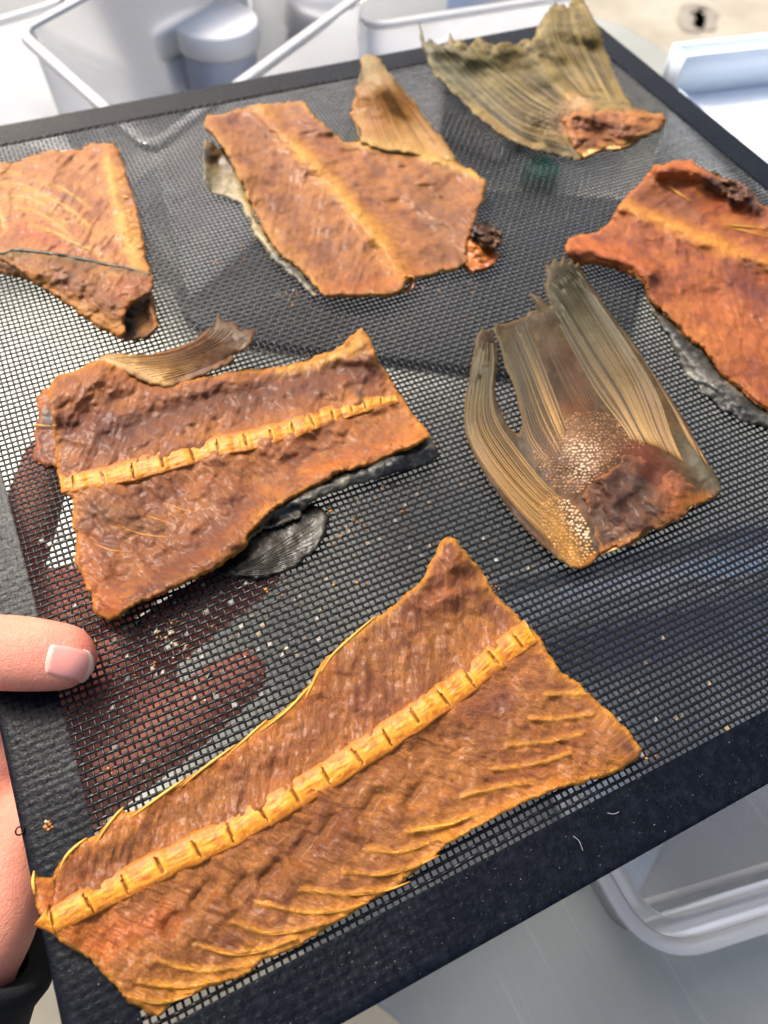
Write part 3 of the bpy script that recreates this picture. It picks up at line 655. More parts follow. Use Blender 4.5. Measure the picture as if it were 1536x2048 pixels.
# tube
def roll(name, c0, zc, r_px_mm, axis_px, L, col, colin, parent, seed=0, rag=0.25):
    """a short rolled tube whose open end faces the front"""
    c = W(*c0, zc); e = W(c0[0] + axis_px[0], c0[1] + axis_px[1], zc) - c; e /= np.linalg.norm(e); e[2] += 0.7; e /= np.linalg.norm(e)
    up = np.array([0, 0, 1.0]); s = np.cross(e, up); s /= np.linalg.norm(s); up = np.cross(s, e)
    na = 28; a = np.linspace(0, 2 * math.pi, na, endpoint=False)
    wob = 1 + rag * (0.5 * vnoise(a * 1.1, a * 0 + seed, seed) + 0.35 * vnoise(a * 3, a * 0 + seed, seed + 1)); nick = rag * 4.0 * vnoise(a * 2.2, a * 0 + 7, seed + 2)
    prof = [(-L, 1.0), (-1.0, 1.0), (0.0, 1.02), (0.35, 0.96), (0.25, 0.84), (-0.6, 0.78), (-L * 0.8, 0.72)]
    V = [c + (e[None] * (d + nick[:, None] * (d > -1.5))) + (np.cos(a)[:, None] * s + np.sin(a)[:, None] * up) * (r_px_mm * k_ * wob)[:, None] for d, k_ in prof]
    V = np.vstack(V); i = np.arange(len(prof) - 1)[:, None] * na; k = np.arange(na)[None]; k2 = (k + 1) % na
    f = np.stack([i + k, i + k2, i + na + k2, i + na + k], -1).reshape(-1, 4)
    tint = np.vstack([np.tile(lin(col if q < 4 else colin), (na, 1)) for q in range(len(prof))])
    return mesh_np(name, V, f, M['gristle'], parent, attrs={'tint': tint})
roll('rolled_end', (812, 566), 4.0, 3.3, (8, 40), 5.0, (216, 150, 74), (170, 92, 32), fC, 3, 0.5)
# grey skin collar at the left
Cs_out = [(403, 300), (410, 282), (425, 286), (448, 300), (470, 335), (484, 362), (500, 398), (515, 440), (535, 478), (565, 518), (600, 546), (622, 566), (634, 590), (612, 580), (590, 562), (560, 536), (535, 508), (515, 478), (500, 446), (486, 416), (466, 402), (438, 392), (412, 376), (402, 345)]
Cs_H = relief(3.0, [([(405, 300), (405, 360)], 3.5, 18), ([(440, 330)], -1.6, 20), ([(480, 390), (520, 470), (600, 560)], 0.8, 12)], rough=(0.4, 0.35, 0.2), seed=27)
patch('grey_skin', Cs_out, Cs_H, paint((186, 176, 142), tone=NEUT, strokes=[([(425, 300), (450, 330)], 22, (88, 66, 40), 0.9), ([(403, 300), (404, 350)], 6, (24, 28, 34), 0.9), ([(420, 370), (460, 392)], 14, (170, 166, 150), 0.7), ([(495, 400), (540, 480)], 9, (224, 188, 116), 0.8), ([(540, 510), (620, 570)], 12, (76, 78, 80), 0.85)], dark=(76, 66, 50), light=(196, 188, 160), var=0.5, seed=27), M['skin'], fC, step=3.6, thick=1.0, jag=2.0, seed=27)
# upright fin
Cf_out = [(722, 118), (728, 112), (735, 106), (750, 110), (762, 122), (775, 138), (798, 170), (828, 205), (858, 245), (888, 280), (915, 318), (930, 336), (890, 322), (828, 306), (768, 300), (720, 286), (722, 262), (705, 240), (698, 228), (706, 222), (703, 205), (714, 192), (712, 178), (724, 160), (720, 142)]
Cf_H = relief(4.4, [([(735, 110), (760, 150)], 12.0, 80), ([(760, 160), (900, 310)], 1.5, 16)], rough=(0.4, 0.14, 0.1), seed=29)
cf = patch('fin', Cf_out, Cf_H, paint((202, 150, 84), tone=NEUT, strokes=[([(735, 115), (745, 150)], 30, (176, 168, 138), 0.8), ([(730, 200), (760, 260)], 26, (214, 150, 84), 0.7), ([(780, 150), (890, 290)], 10, (196, 146, 66), 0.7), ([(720, 280), (900, 320)], 10, (240, 206, 132), 0.8)], dark=(140, 92, 46), light=(232, 196, 128), var=0.5, seed=29), M['fin'], fC, step=3.4, thick=0.8, jag=1.4, seed=29, spine=[(740, 110), (850, 300)])
fin_rays(cf, [[(722, 284), (712, 240), (716, 180), (722, 122)], [(790, 300), (760, 220), (738, 160), (735, 110)], [(860, 312), (810, 230), (770, 160), (748, 112)], [(918, 326), (860, 255), (800, 176), (756, 116)]], 26, Cf_H, 0.36, [[(240, 204, 130), (206, 150, 80), (150, 138, 104)], [(226, 176, 98), (180, 122, 62), (188, 180, 150)]], seed=6, lift=0.05)
# crumpled dark lump and orange curl at the right end
Cb_out = z2((338, 945), (352, 905), (375, 893), (405, 888), (450, 902), (482, 938), (470, 975), (440, 1000), (400, 985), (360, 965))
Cb_H = relief(5.0, [([(955, 460), (1000, 480)], 2.0, 16)], rough=(1.2, 2.2, 1.0), seed=31)
patch('crumpled_gut', Cb_out, Cb_H, paint((74, 44, 34), [], dark=(30, 18, 16), light=(128, 84, 62), var=0.8, seed=31), M['skin'], fC, step=2.6, thick=2.4, jag=2.2, seed=31)
Cc_out = z2((325, 975), (340, 945), (370, 945), (400, 975), (440, 1000), (468, 1020), (440, 1052), (400, 1078), (350, 1085), (320, 1070))
Cc_H = relief(3.8, [([(945, 485), (960, 510)], 2.0, 14)], rough=(0.6, 0.9, 0.3), seed=32)
patch('curled_belly_strip', Cc_out, Cc_H, paint((206, 112, 40), [([(940, 480), (950, 520)], 12, (226, 138, 54), 0.7)], dark=(130, 56, 22), light=(236, 160, 80), seed=32), M['gristle'], fC, step=3, thick=2.0, jag=1.6, seed=32)

# ================================================================== the piece cut by the left edge of the picture
fD = thing('dried_fish_fillet', 'dried fish piece at the far left, its lower side folded into a roll', 'dried fish', W(120, 440, 0))
D_out = [(-90, 345), (0, 327), (30, 325), (60, 312), (100, 302), (160, 300), (178, 286), (230, 283), (237, 300), (243, 322), (252, 345), (262, 380), (276, 425), (285, 475), (295, 515), (302, 545), (300, 575), (200, 600), (60, 560), (-10, 540), (-90, 520)]
D_sp = [(212, 286), (222, 360), (244, 440), (272, 530)]
D_H = relief(3.4, [(D_sp, 0.8, 14), ([(-40, 440), (60, 400)], -0.8, 40), ([(100, 330), (160, 460)], 0.8, 30)], rough=(0.6, 0.28, 0.20), seed=41, spine=D_sp, mmpp=0.17, fibre_amp=0.45)
D_rib = [z1((-30, 690), (30, 685), (80, 700)), z1((-30, 742), (40, 735), (100, 745), (160, 780)), z1((-20, 790), (80, 790), (170, 815), (240, 870)), z1((60, 830), (150, 850), (230, 900), (300, 960)), z1((100, 760), (190, 790), (300, 850), (370, 920)), z1((120, 900), (220, 930), (320, 985), (400, 1010)), z1((160, 720), (260, 760), (360, 830)), z1((0, 830), (10, 880), (20, 930))]
patch('flesh', D_out, D_H, paint((202, 128, 76), [(D_sp, 15, (246, 190, 98), 0.95), ([(130, 385), (150, 400)], 16, (134, 70, 66), 0.7), ([(50, 460), (120, 480)], 20, (196, 92, 36), 0.8), ([(0, 350), (60, 400)], 40, (226, 160, 104), 0.6), ([(190, 300), (230, 300)], 18, (190, 104, 50), 0.6)] + [(r, 5, (238, 186, 124), 0.7) for r in D_rib], edge=((224, 152, 70), 1.3), light=(232, 166, 108), dark=(160, 84, 46), seed=41), M['flesh'], fD, step=3.8, thick=1.8, jag=1.5, seed=41, spine=D_sp, mmpp=0.17)
for r in D_rib:
    strand('rib_bone', r, D_H, 0.32, [(226, 168, 104), (246, 206, 150), (226, 168, 104)], M['bone'], fD, n=12, both=True, lift=0.0)
# porous row of vertebra ends along its cut side
for k in range(12):
    tt = (k + 0.5) / 12; cx = 240 + 46 * tt ** 1.05; cy = 345 + 172 * tt
    p_ = [(cx - 8, cy - 2), (cx - 1, cy), (cx + 5, cy + 1)]
    strand('vertebra', p_, D_H, 0.95 + 0.25 * math.sin(k * 2.7), (226, 160, 76), M['bone'], fD, n=6, sides=7, flat=0.6, lift=-0.25, both=True, tip=0.6, var=0.1)
Df_out = [(-90, 500), (0, 504), (20, 499), (45, 498), (90, 503), (150, 513), (220, 527), (285, 541), (305, 548), (306, 565), (303, 588), (284, 598), (266, 604), (254, 618), (248, 642), (252, 668), (240, 678), (200, 656), (160, 631), (120, 601), (80, 571), (40, 542), (0, 520), (-90, 512)]
Df_H = relief(5.4, [([(20, 510), (150, 532), (300, 565)], 3.0, 40), ([(100, 545), (240, 620)], 3.0, 36), ([(290, 650)], 3.0, 30)], rough=(0.6, 0.6, 0.32), seed=43)
SKE = [(-90, 503), (0, 507), (20, 502), (45, 501), (90, 506), (150, 516), (220, 530), (270, 541), (300, 551)]
df = patch('folded_flap', Df_out, Df_H, paint((178, 112, 52), [(Df_out[1:9], 8, (64, 62, 52), 1.0), (Df_out[2:8], 14, (150, 122, 74), 0.6), ([(60, 555), (150, 610), (245, 668)], 16, (222, 154, 68), 0.8), ([(230, 580), (300, 570)], 26, (196, 104, 48), 0.6), ([(240, 665), (248, 620)], 10, (224, 146, 52), 0.8), ([(150, 555), (220, 600)], 22, (138, 78, 36), 0.5)], dark=(120, 66, 30), light=(216, 158, 88), seed=43, edge=((214, 140, 56), 1.0)), M['flesh'], fD, step=3.6, thick=1.6, jag=1.5, seed=43, spine=[(0, 510), (300, 600)])
strand('skin_edge', SKE, Df_H, 0.95, [(92, 88, 70), (60, 60, 54), (52, 54, 50), (84, 80, 62)], M['skin'], df, n=44, both=True, tip=0.5, lift=-0.15)
Do_out = [(246, 606), (262, 596), (284, 588), (304, 586), (311, 612), (316, 652), (300, 674), (268, 683), (248, 680), (242, 640)]
patch('rolled_opening', Do_out, relief(2.0, [([(300, 600), (312, 650), (290, 674)], 2.6, 9)], rough=(0.5, 0.6, 0.3), seed=46), paint((116, 72, 40), [([(254, 620), (256, 660)], 12, (48, 26, 16), 0.95), ([(285, 640), (290, 660)], 12, (170, 118, 70), 0.7), ([(308, 600), (312, 650)], 6, (206, 136, 62), 0.8)], dark=(60, 32, 18), light=(186, 132, 80), seed=46, edge=((200, 128, 56), 0.8)), M['flesh'], df, step=3.2, thick=1.2, jag=1.4, seed=46)  # dark stroke at the left paints shade inside the opening

# ================================================================== the piece cut by the right edge of the picture
fE = thing('dried_fish_fillet', 'reddish dried fish piece at the right edge with rolled margins and wrinkled grey skin', 'dried fish', W(1400, 560, 0))
E_out = [(1130, 492), (1138, 480), (1163, 469), (1193, 465), (1218, 445), (1233, 415), (1246, 400), (1278, 370), (1296, 350), (1308, 328), (1328, 330), (1358, 320), (1383, 320), (1402, 332), (1420, 345), (1443, 357), (1478, 365), (1503, 385), (1518, 405), (1536, 415), (1620, 455), (1640, 700), (1620, 880), (1536, 822), (1511, 801), (1476, 775), (1441, 744), (1410, 700), (1366, 665), (1327, 625), (1300, 596), (1284, 560), (1250, 540), (1200, 530), (1150, 525), (1132, 512)]
E_sp = [(1246, 408), (1290, 428), (1330, 442), (1400, 474), (1470, 505), (1536, 528), (1620, 560)]
E_H = relief(3.6, [(E_sp, 1.8, 15), ([(1138, 496), (1190, 500), (1250, 520), (1300, 545)], 5.0, 20), ([(1320, 338), (1380, 335), (1420, 352)], 6.0, 20), ([(1420, 400), (1480, 440), (1536, 460)], -2.4, 26), ([(1440, 372), (1510, 410)], 3.0, 14), ([(1320, 380), (1400, 450)], -0.6, 14), ([(1300, 570), (1420, 700), (1536, 800)], 2.0, 34), ([(1380, 560), (1500, 640)], -0.8, 30)], rough=(0.9, 0.46, 0.24), seed=51, spine=E_sp, mmpp=0.18)
E_C = paint((176, 92, 42), [(E_sp, 17, (242, 164, 62), 1.0), ([(1138, 496), (1200, 502), (1280, 535)], 20, (212, 112, 42), 0.85), ([(1325, 335), (1390, 335)], 24, (214, 116, 38), 0.9), ([(1420, 365), (1480, 385), (1515, 410)], 13, (60, 34, 26), 0.9), ([(1430, 400), (1536, 470)], 22, (168, 80, 30), 0.7), ([(1450, 440), (1536, 460)], 10, (222, 150, 70), 0.7), ([(1290, 390), (1380, 420)], 24, (126, 72, 50), 0.6), ([(1400, 600), (1520, 690)], 40, (206, 116, 50), 0.6), ([(1350, 620), (1450, 720)], 24, (214, 130, 58), 0.6), ([(1480, 560), (1536, 600)], 26, (112, 42, 36), 0.6), ([(1500, 530)], 20, (110, 48, 44), 0.5)],
            edge=((220, 132, 56), 1.2), dark=(118, 48, 26), light=(214, 132, 64), seed=51)
patch('flesh', E_out, E_H, E_C, M['flesh'], fE, step=4.0, thick=1.8, jag=1.4, seed=51, spine=E_sp, mmpp=0.18)
for pts in ([(1335, 372), (1360, 388), (1385, 404)], [(1450, 455), (1490, 462), (1540, 476)], [(1445, 450), (1480, 452), (1540, 458)]):
    strand('rib_bone', pts, E_H, 0.4, [(206, 150, 74), (238, 192, 110), (214, 150, 70)], M['bone'], fE, n=12, both=True, lift=0.3)
Eg_out = z2((1300, 715), (1290, 690), (1310, 682), (1355, 705), (1410, 722), (1455, 745), (1478, 775), (1462, 800), (1430, 812), (1395, 790), (1350, 762), (1318, 742))
Eg_H = relief(6.0, [([(1440, 368), (1490, 388)], 1.5, 12)], rough=(1.0, 2.2, 1.0), seed=55)
patch('crumpled_gut', Eg_out, Eg_H, paint((72, 40, 28), [([(1495, 400)], 12, (150, 84, 44), 0.7)], dark=(28, 16, 14), light=(150, 96, 62), var=0.8, seed=55), M['skin'], fE, step=2.6, thick=2.2, jag=2.4, seed=55)
Es_out = [(1283, 556), (1296, 582), (1312, 606), (1330, 628), (1369, 666), (1413, 703), (1444, 746), (1480, 778), (1536, 816), (1600, 850), (1600, 890), (1560, 868), (1532, 856), (1500, 846), (1476, 838), (1450, 824), (1428, 806), (1404, 784), (1388, 766), (1366, 736), (1349, 698), (1331, 665), (1309, 632), (1295, 600), (1286, 576)]
Es_H = relief(2.2, [([(1340, 660), (1400, 740), (1480, 810), (1560, 850)], 2.2, 16)], rough=(0.5, 0.6, 0.3), seed=57)
patch('grey_skin', Es_out, Es_H, paint((72, 76, 84), tone=NEUT, strokes=[([(1290, 570), (1310, 620)], 16, (140, 122, 90), 0.7), ([(1390, 730), (1420, 760)], 16, (136, 142, 150), 0.6), ([(1440, 810), (1530, 850)], 14, (52, 54, 58), 0.7), (Es_out[2:8], 6, (176, 136, 84), 0.6)], dark=(42, 44, 48), light=(162, 166, 172), var=0.7, seed=57), M['skin'], fE, step=3.4, thick=1.1, jag=1.7, seed=57)

# ================================================================== the tail at the centre right
tA = thing('dried_fish_tail', 'dried fish tail with split fan and white pebbled scales, right of the centre', 'dried fish', W(1170, 850, 0))
TA_out = z4((230, 405), (208, 450), (193, 540), (177, 640), (157, 730), (154, 810), (165, 900), (200, 980), (250, 1070), (310, 1160), (370, 1240), (430, 1310), (500, 1380), (570, 1440), (640, 1492), (690, 1498), (740, 1472), (770, 1432), (830, 1402), (900, 1392), (960, 1352), (1000, 1318), (1050, 1304), (1130, 1272), (1180, 1214), (1250, 1192), (1310, 1166), (1330, 1135), (1300, 1070), (1250, 985), (1200, 900), (1150, 800), (1100, 720), (1040, 640), (990, 570), (950, 500), (890, 420), (830, 350), (780, 280), (730, 210), (690, 140), (672, 100), (660, 122), (645, 80), (628, 104), (606, 62), (590, 108), (562, 78), (552, 122), (524, 108), (530, 170), (514, 210), (532, 260), (548, 305), (500, 262), (448, 240), (480, 290), (505, 335), (490, 322), (455, 322), (435, 348), (380, 366), (340, 385), (300, 378), (290, 400), (312, 470), (335, 550), (362, 630), (390, 700), (412, 790), (420, 850), (400, 885), (368, 862), (330, 800), (305, 740), (297, 680), (298, 620), (312, 560), (306, 500), (292, 435), (270, 410))
TA_H = relief(2.4, [(z4((700, 950), (900, 1100), (1000, 1200)), 5.0, 75), (z4((160, 800), (200, 950), (400, 1250), (640, 1480)), 2.2, 30), (z4((1240, 1000), (1320, 1130)), 2.5, 28), (z4((600, 80), (560, 180)), 7.0, 60), (z4((230, 420), (200, 560)), 3.5, 40), (z4((640, 560), (740, 760)), -1.0, 26), (z4((1020, 1060), (960, 1160)), -1.4, 20), (z4((840, 1180), (760, 1060)), 1.2, 16)], rough=(0.5, 0.14, 0.10), seed=61)
TA_C = paint((86, 68, 44), tone=NEUT * 0.8, strokes=[(z4((190, 560), (170, 760), (230, 1000)), 30, (104, 84, 48), 0.8), (z4((240, 930), (420, 1130), (620, 1330)), 22, (104, 70, 44), 0.8), (z4((200, 1000), (330, 1200), (540, 1430)), 16, (82, 50, 40), 0.85), (z4((560, 1260), (620, 1400), (670, 1480)), 26, (222, 170, 96), 0.95), (z4((500, 1160), (660, 1230)), 22, (206, 140, 84), 0.7),
                           (z4((650, 480), (700, 620), (640, 760)), 28, (104, 68, 34), 0.85), (z4((600, 780), (700, 760)), 18, (126, 76, 40), 0.7), (z4((620, 60), (620, 220), (760, 400)), 44, (88, 88, 70), 0.8), (z4((560, 250), (640, 380)), 12, (150, 156, 150), 0.7), (z4((860, 520), (960, 700), (1040, 860)), 36, (124, 96, 52), 0.8), (z4((330, 440), (420, 640), (520, 860)), 20, (124, 116, 84), 0.7),
                           (z4((640, 900), (760, 960), (700, 1060)), 46, (176, 132, 104), 0.8), (z4((820, 860), (960, 880)), 24, (120, 88, 62), 0.8), (z4((960, 960), (1060, 1100)), 34, (156, 86, 66), 0.85), (z4((760, 1150), (900, 1260), (1000, 1050)), 40, (104, 56, 38), 0.85), (z4((860, 1200), (900, 1120)), 26, (66, 42, 34), 0.7), (z4((1100, 1200), (1280, 1170)), 18, (206, 128, 58), 0.8), (z4((1040, 1290), (1150, 1250)), 12, (220, 154, 76), 0.8), (z4((800, 1400), (1000, 1310)), 12, (206, 128, 60), 0.8),
                           (z4((1160, 920), (1230, 1020), (1310, 1110)), 24, (100, 98, 84), 0.9), (z4((690, 1490), (760, 1440)), 10, (216, 140, 60), 0.8)],
             edge=((150, 124, 78), 0.5), dark=(60, 44, 28), light=(140, 118, 78), var=0.45, seed=61)
TA_sp = z4((640, 80), (760, 700), (900, 1200))
tfan = patch('tail_fin', TA_out, TA_H, TA_C, M['fin'], tA, step=3.6, thick=1.0, jag=0.7, seed=61, spine=TA_sp)
OL = [(200, 158, 104), (150, 118, 72), (104, 92, 62), (96, 94, 78)]; OL2 = [(110, 80, 50), (84, 64, 40), (66, 58, 40), (64, 62, 52)]; OL3 = [(222, 184, 124), (184, 150, 98), (124, 112, 80), (128, 130, 118)]
fin_rays(tfan, [z4((620, 1440), (400, 1225), (240, 1020), (172, 880), (165, 740), (200, 540), (235, 415)), z4((640, 1330), (460, 1190), (300, 1010), (215, 860), (210, 740), (240, 560), (255, 420)), z4((640, 1210), (520, 1110), (400, 960), (310, 830), (280, 700), (290, 560), (280, 430))], 22, TA_H, 0.36, [[(226, 186, 124), (196, 158, 98), (140, 118, 74), (120, 116, 90)], OL, OL3], seed=11, npt=20, tip=0.55)
fin_rays(tfan, [z4((560, 1050), (470, 950), (430, 860), (395, 690), (340, 540), (302, 400)), z4((600, 950), (530, 800), (460, 620), (400, 480), (360, 385)), z4((620, 860), (570, 720), (500, 540), (450, 420), (425, 350))], 22, TA_H, 0.32, [OL, OL3, OL2, OL2], seed=12, npt=18, tip=0.5)
fin_rays(tfan, [z4((680, 800), (600, 640), (520, 460), (470, 335)), z4((790, 790), (700, 640), (590, 460), (530, 340), (460, 250))], 9, TA_H, 0.26, [[(120, 80, 42), (96, 68, 36), (110, 96, 64)]], seed=13)
fin_rays(tfan, [z4((920, 915), (880, 850), (760, 690), (640, 480), (560, 320)), z4((1000, 930), (955, 850), (860, 660), (720, 440), (610, 260), (530, 150)), z4((1080, 970), (1025, 860), (940, 640), (800, 400), (680, 210), (590, 85)), z4((1150, 1010), (1095, 890), (1030, 700), (900, 480), (770, 290), (655, 100))], 40, TA_H, 0.33, [OL3, OL, OL2, [(214, 178, 106), (150, 126, 76), (112, 108, 84), (130, 132, 122)]], seed=14, npt=20, tip=0.5)
fin_rays(tfan, [z4((1190, 940), (1090, 740), (960, 530), (830, 355)), z4((1270, 1040), (1180, 880), (1080, 710), (980, 560))], 6, TA_H, 0.4, [OL, OL2], seed=15, npt=16, tip=0.5)
# scales: low plates in a packed field
def scales(parent, poly, spacing, H, cols, size, seed, lift=0.25, white=None):
    rg = np.random.default_rng(seed); p = np.array(poly); parts = []; tints = []
    for gx in np.arange(p[:, 0].min(), p[:, 0].max(), spacing):
        for j, gy in enumerate(np.arange(p[:, 1].min(), p[:, 1].max(), spacing * 0.86)):
            x = gx + (j % 2) * spacing / 2 + rg.uniform(-.28, .28) * spacing; y = gy + rg.uniform(-.28, .28) * spacing
            if not inside(np.array([x]), np.array([y]), poly)[0]: continue
            z = float(H(np.array([x]), np.array([y]))[0]); c = W(x, y, z + lift)
            r = size * rg.uniform(0.75, 1.15); na = 7; a = np.linspace(0, 2 * math.pi, na, endpoint=False) + rg.uniform(0, 1)
            e = rg.uniform(0.8, 1.2, na)
            tl = rg.uniform(-.10, .10, 2)
            ring = np.stack([np.cos(a) * r * e, np.sin(a) * r * e * 0.85, -0.20 + (np.cos(a) * tl[0] + np.sin(a) * tl[1]) * r], 1)
            mid = ring * 0.6; mid[:, 2] = 0.0 + (np.cos(a) * tl[0] + np.sin(a) * tl[1]) * r * 0.6
            V = np.vstack([c + ring, c + mid, c + [0, 0, 0.06]])
            k = np.arange(na); k2 = (k + 1) % na
            f4 = np.stack([k, k2, na + k2, na + k], 1); f3 = np.stack([na + k, na + k2, np.full(na, 2 * na)], 1)
            parts.append((V, [f4, f3]))
            col = np.array(cols[int(rg.integers(len(cols)))], float) * rg.uniform(0.85, 1.12)
            if white is not None:
                d, _, _ = dist_line(np.array([x]), np.array([y]), white[0]); m = float(np.exp(-(d[0] / white[1]) ** 2)); col = col * (1 - m) + np.array((250, 240, 232)) * m
            tints.append(np.tile(NEUT * lin(np.clip(col, 0, 255)), (2 * na + 1, 1)))
    V, F = join_np(parts)
    o = mesh_np('scales', V, F, M['bone'], parent, attrs={'tint': np.vstack(tints)}); o['kind'] = 'stuff'
    return o
scales(tA, z4((560, 860), (640, 790), (740, 770), (860, 790), (960, 850), (1010, 910), (960, 940), (880, 960), (850, 1020), (760, 1080), (700, 1130), (640, 1160), (560, 1120), (480, 1030), (470, 960), (520, 940)), 7.4, TA_H, [(156, 112, 84), (170, 128, 98), (140, 96, 68), (180, 140, 112)], 0.62, 71, lift=0.08, white=(z4((660, 940), (740, 960), (690, 1050)), 24))
scales(tA, z4((540, 1150), (640, 1180), (720, 1300), (750, 1420), (700, 1480), (640, 1470), (560, 1400), (490, 1280), (480, 1200)), 8.0, TA_H, [(222, 168, 100), (206, 148, 86), (228, 184, 124)], 0.66, 72, lift=0.1, white=(z4((620, 1200), (700, 1340)), 18))
# torn flesh at the cut end
TF_out = z4((700, 1120), (770, 1070), (850, 1020), (880, 960), (950, 930), (1010, 960), (1060, 1010), (1120, 1060), (1190, 1110), (1300, 1160), (1250, 1196), (1185, 1218), (1130, 1276), (1050, 1308), (1000, 1318), (960, 1354), (900, 1394), (830, 1404), (775, 1430), (750, 1340), (720, 1230), (690, 1170))
TF_H0 = relief(0, rough=(1.0, 0.7, 0.3), seed=63, minz=-9)
def TF_H(px, py): return TA_H(px, py) + 0.5 + np.maximum(TF_H0(px, py), -1.2)
patch('torn_flesh', TF_out, TF_H, paint((128, 84, 60), [(z4((960, 980), (1040, 1060), (1120, 1150)), 26, (176, 96, 70), 0.8), (z4((860, 1040), (800, 1180), (900, 1240)), 34, (86, 46, 34), 0.8), (z4((990, 1060), (960, 1110)), 20, (58, 34, 32), 0.8), (z4((1150, 1180), (1290, 1160)), 16, (214, 138, 66), 0.8), (z4((770, 1420), (960, 1340), (1130, 1270)), 10, (214, 142, 76), 0.8), (z4((1100, 1240), (1150, 1200)), 18, (196, 112, 52), 0.7)], dark=(64, 34, 26), light=(190, 124, 88), var=0.6, seed=63, edge=((170, 104, 60), 0.8)), M['flesh'], tA, step=3.4, thick=1.4, jag=2.2, seed=63, spine=z4((700, 1000), (1000, 1350)))
# frilled pale edge under the cut
def frill(parent, pts, H0, seed, n=24, amp=7, col=(224, 172, 100), mat='gristle', depth=9, z=2.6):
    c = smooth_curve(pts, n * 4); k = np.arange(len(c)); t_ = np.gradient(c, axis=0); t_ /= np.linalg.norm(t_, axis=1)[:, None]
    nn = np.stack([-t_[:, 1], t_[:, 0]], 1)
    rows = []
    for r in range(4):
        off = amp * (0.4 * r / 3) * (1 + 1.6 * vnoise(k / 3.0, k * 0 + 1, seed)) + depth * r / 3 * 0.5
        zz = z + 0.8 * (1 - r / 3) + (r / 3) * 1.6 * vnoise(k / 2.2, k * 0 + 3, seed + 1)
        P = c + nn * off[:, None]; rows.append(W(P[:, 0], P[:, 1], np.maximum(zz, 0.6)))
    m = len(c); V = np.vstack(rows); V2 = V - np.array([0, 0, 0.4])
    i = np.arange(3)[:, None] * m; j = np.arange(m - 1)[None]
    f = np.stack([i + j, i + m + j, i + m + j + 1, i + j + 1], -1).reshape(-1, 4)
    tint = lin(np.array(col))[None] * (1 + 0.5 * vnoise(np.tile(k, 4) / 2.5, np.repeat(np.arange(4), m), seed + 4))[:, None]
    if np.cross(V[f[0, 1]] - V[f[0, 0]], V[f[0, 3]] - V[f[0, 0]])[2] < 0: f = f[:, ::-1]
    return mesh_np('frilled_edge', np.vstack([V, V2]), [np.vstack([f, f[:, ::-1] + len(V)])], M[mat], parent, attrs={'tint': np.vstack([tint, tint])})
frill(tA, z4((1190, 1212), (1110, 1270), (1040, 1302)), TA_H, 81, 10, 9)
frill(tA, z4((1000, 1325), (930, 1378), (850, 1402), (780, 1432)), TA_H, 82, 12, 9)

# ================================================================== the tail at the top
tB = thing('dried_fish_tail', 'dried fish tail with a ragged olive fan reaching over the far corner of the tray', 'dried fish', W(1080, 230, 0))
TB_out = z2((140, 88), (146, 140), (152, 190), (172, 240), (212, 310), (270, 370), (340, 430), (400, 490), (470, 540), (540, 580), (620, 610), (700, 622), (782, 642), (830, 612), (900, 602), (955, 596), (1010, 570), (1060, 545), (1110, 520), (1128, 482), (1105, 455), (1060, 453), (1000, 430), (970, 380), (930, 320), (905, 260), (885, 180), (858, 100), (820, 30), (800, -8), (775, -30), (742, -5), (738, 30), (722, 10), (700, 14), (688, 0), (668, 30), (648, 62), (628, 92), (606, 128), (590, 165), (560, 160), (520, 176), (480, 172), (440, 180), (400, 165), (372, 150), (345, 188), (330, 182), (300, 160), (280, 172), (268, 128), (258, 172), (200, 178), (190, 155), (165, 172))
TB_H = relief(2.6, [(z2((150, 90), (280, 130), (450, 150)), 8.0, 60), (z2((740, 0), (700, 60), (800, 60)), 10.0, 75), (z2((180, 260), (400, 490), (620, 600)), 2.0, 26), (z2((760, 450), (1000, 480)), 5.0, 40), (z2((600, 180), (700, 350)), 1.5, 30)], rough=(0.8, 0.22, 0.12), seed=91)
TB_C = paint((150, 138, 94), tone=NEUT * 1.35, strokes=[(z2((150, 120), (200, 200), (300, 300)), 30, (112, 122, 112), 0.8), (z2((500, 220), (620, 320), (740, 380)), 30, (120, 106, 60), 0.7), (z2((680, 20), (720, 200), (780, 330)), 26, (116, 104, 56), 0.8), (z2((840, 120), (880, 300)), 16, (134, 116, 62), 0.7), (z2((400, 480), (600, 560), (740, 600)), 26, (150, 122, 82), 0.7), (z2((660, 590), (750, 600)), 14, (124, 126, 126), 0.7), (z2((560, 450), (700, 480)), 26, (84, 74, 62), 0.8), (z2((740, 400), (800, 420)), 16, (214, 170, 130), 0.9), (z2((740, 490), (880, 500), (1060, 480)), 24, (178, 104, 54), 0.95), (z2((1060, 470), (1110, 490)), 16, (214, 138, 78), 0.8)], dark=(66, 60, 42), light=(176, 164, 124), var=0.5, seed=91, edge=((110, 96, 60), 0.6))
tf2 = patch('tail_fin', TB_out, TB_H, TB_C, M['fin'], tB, step=3.6, thick=1.0, jag=1.6, seed=91, spine=z2((600, 0), (800, 600)))
fin_rays(tf2, [z2((760, 620), (560, 560), (400, 440), (260, 310), (180, 220), (146, 100)), z2((700, 520), (540, 470), (400, 350), (290, 240), (235, 180)), z2((720, 450), (600, 370), (470, 270), (400, 215), (372, 160)), z2((760, 410), (670, 320), (600, 240), (520, 180))], 34, TB_H, 0.50, [[(168, 140, 94), (140, 124, 78), (132, 132, 104), (90, 84, 60)], [(206, 184, 130), (176, 164, 118), (150, 152, 128), (110, 104, 76)], [(96, 84, 58), (92, 82, 54), (110, 106, 80), (70, 64, 48)]], seed=21, npt=18, tip=0.5)
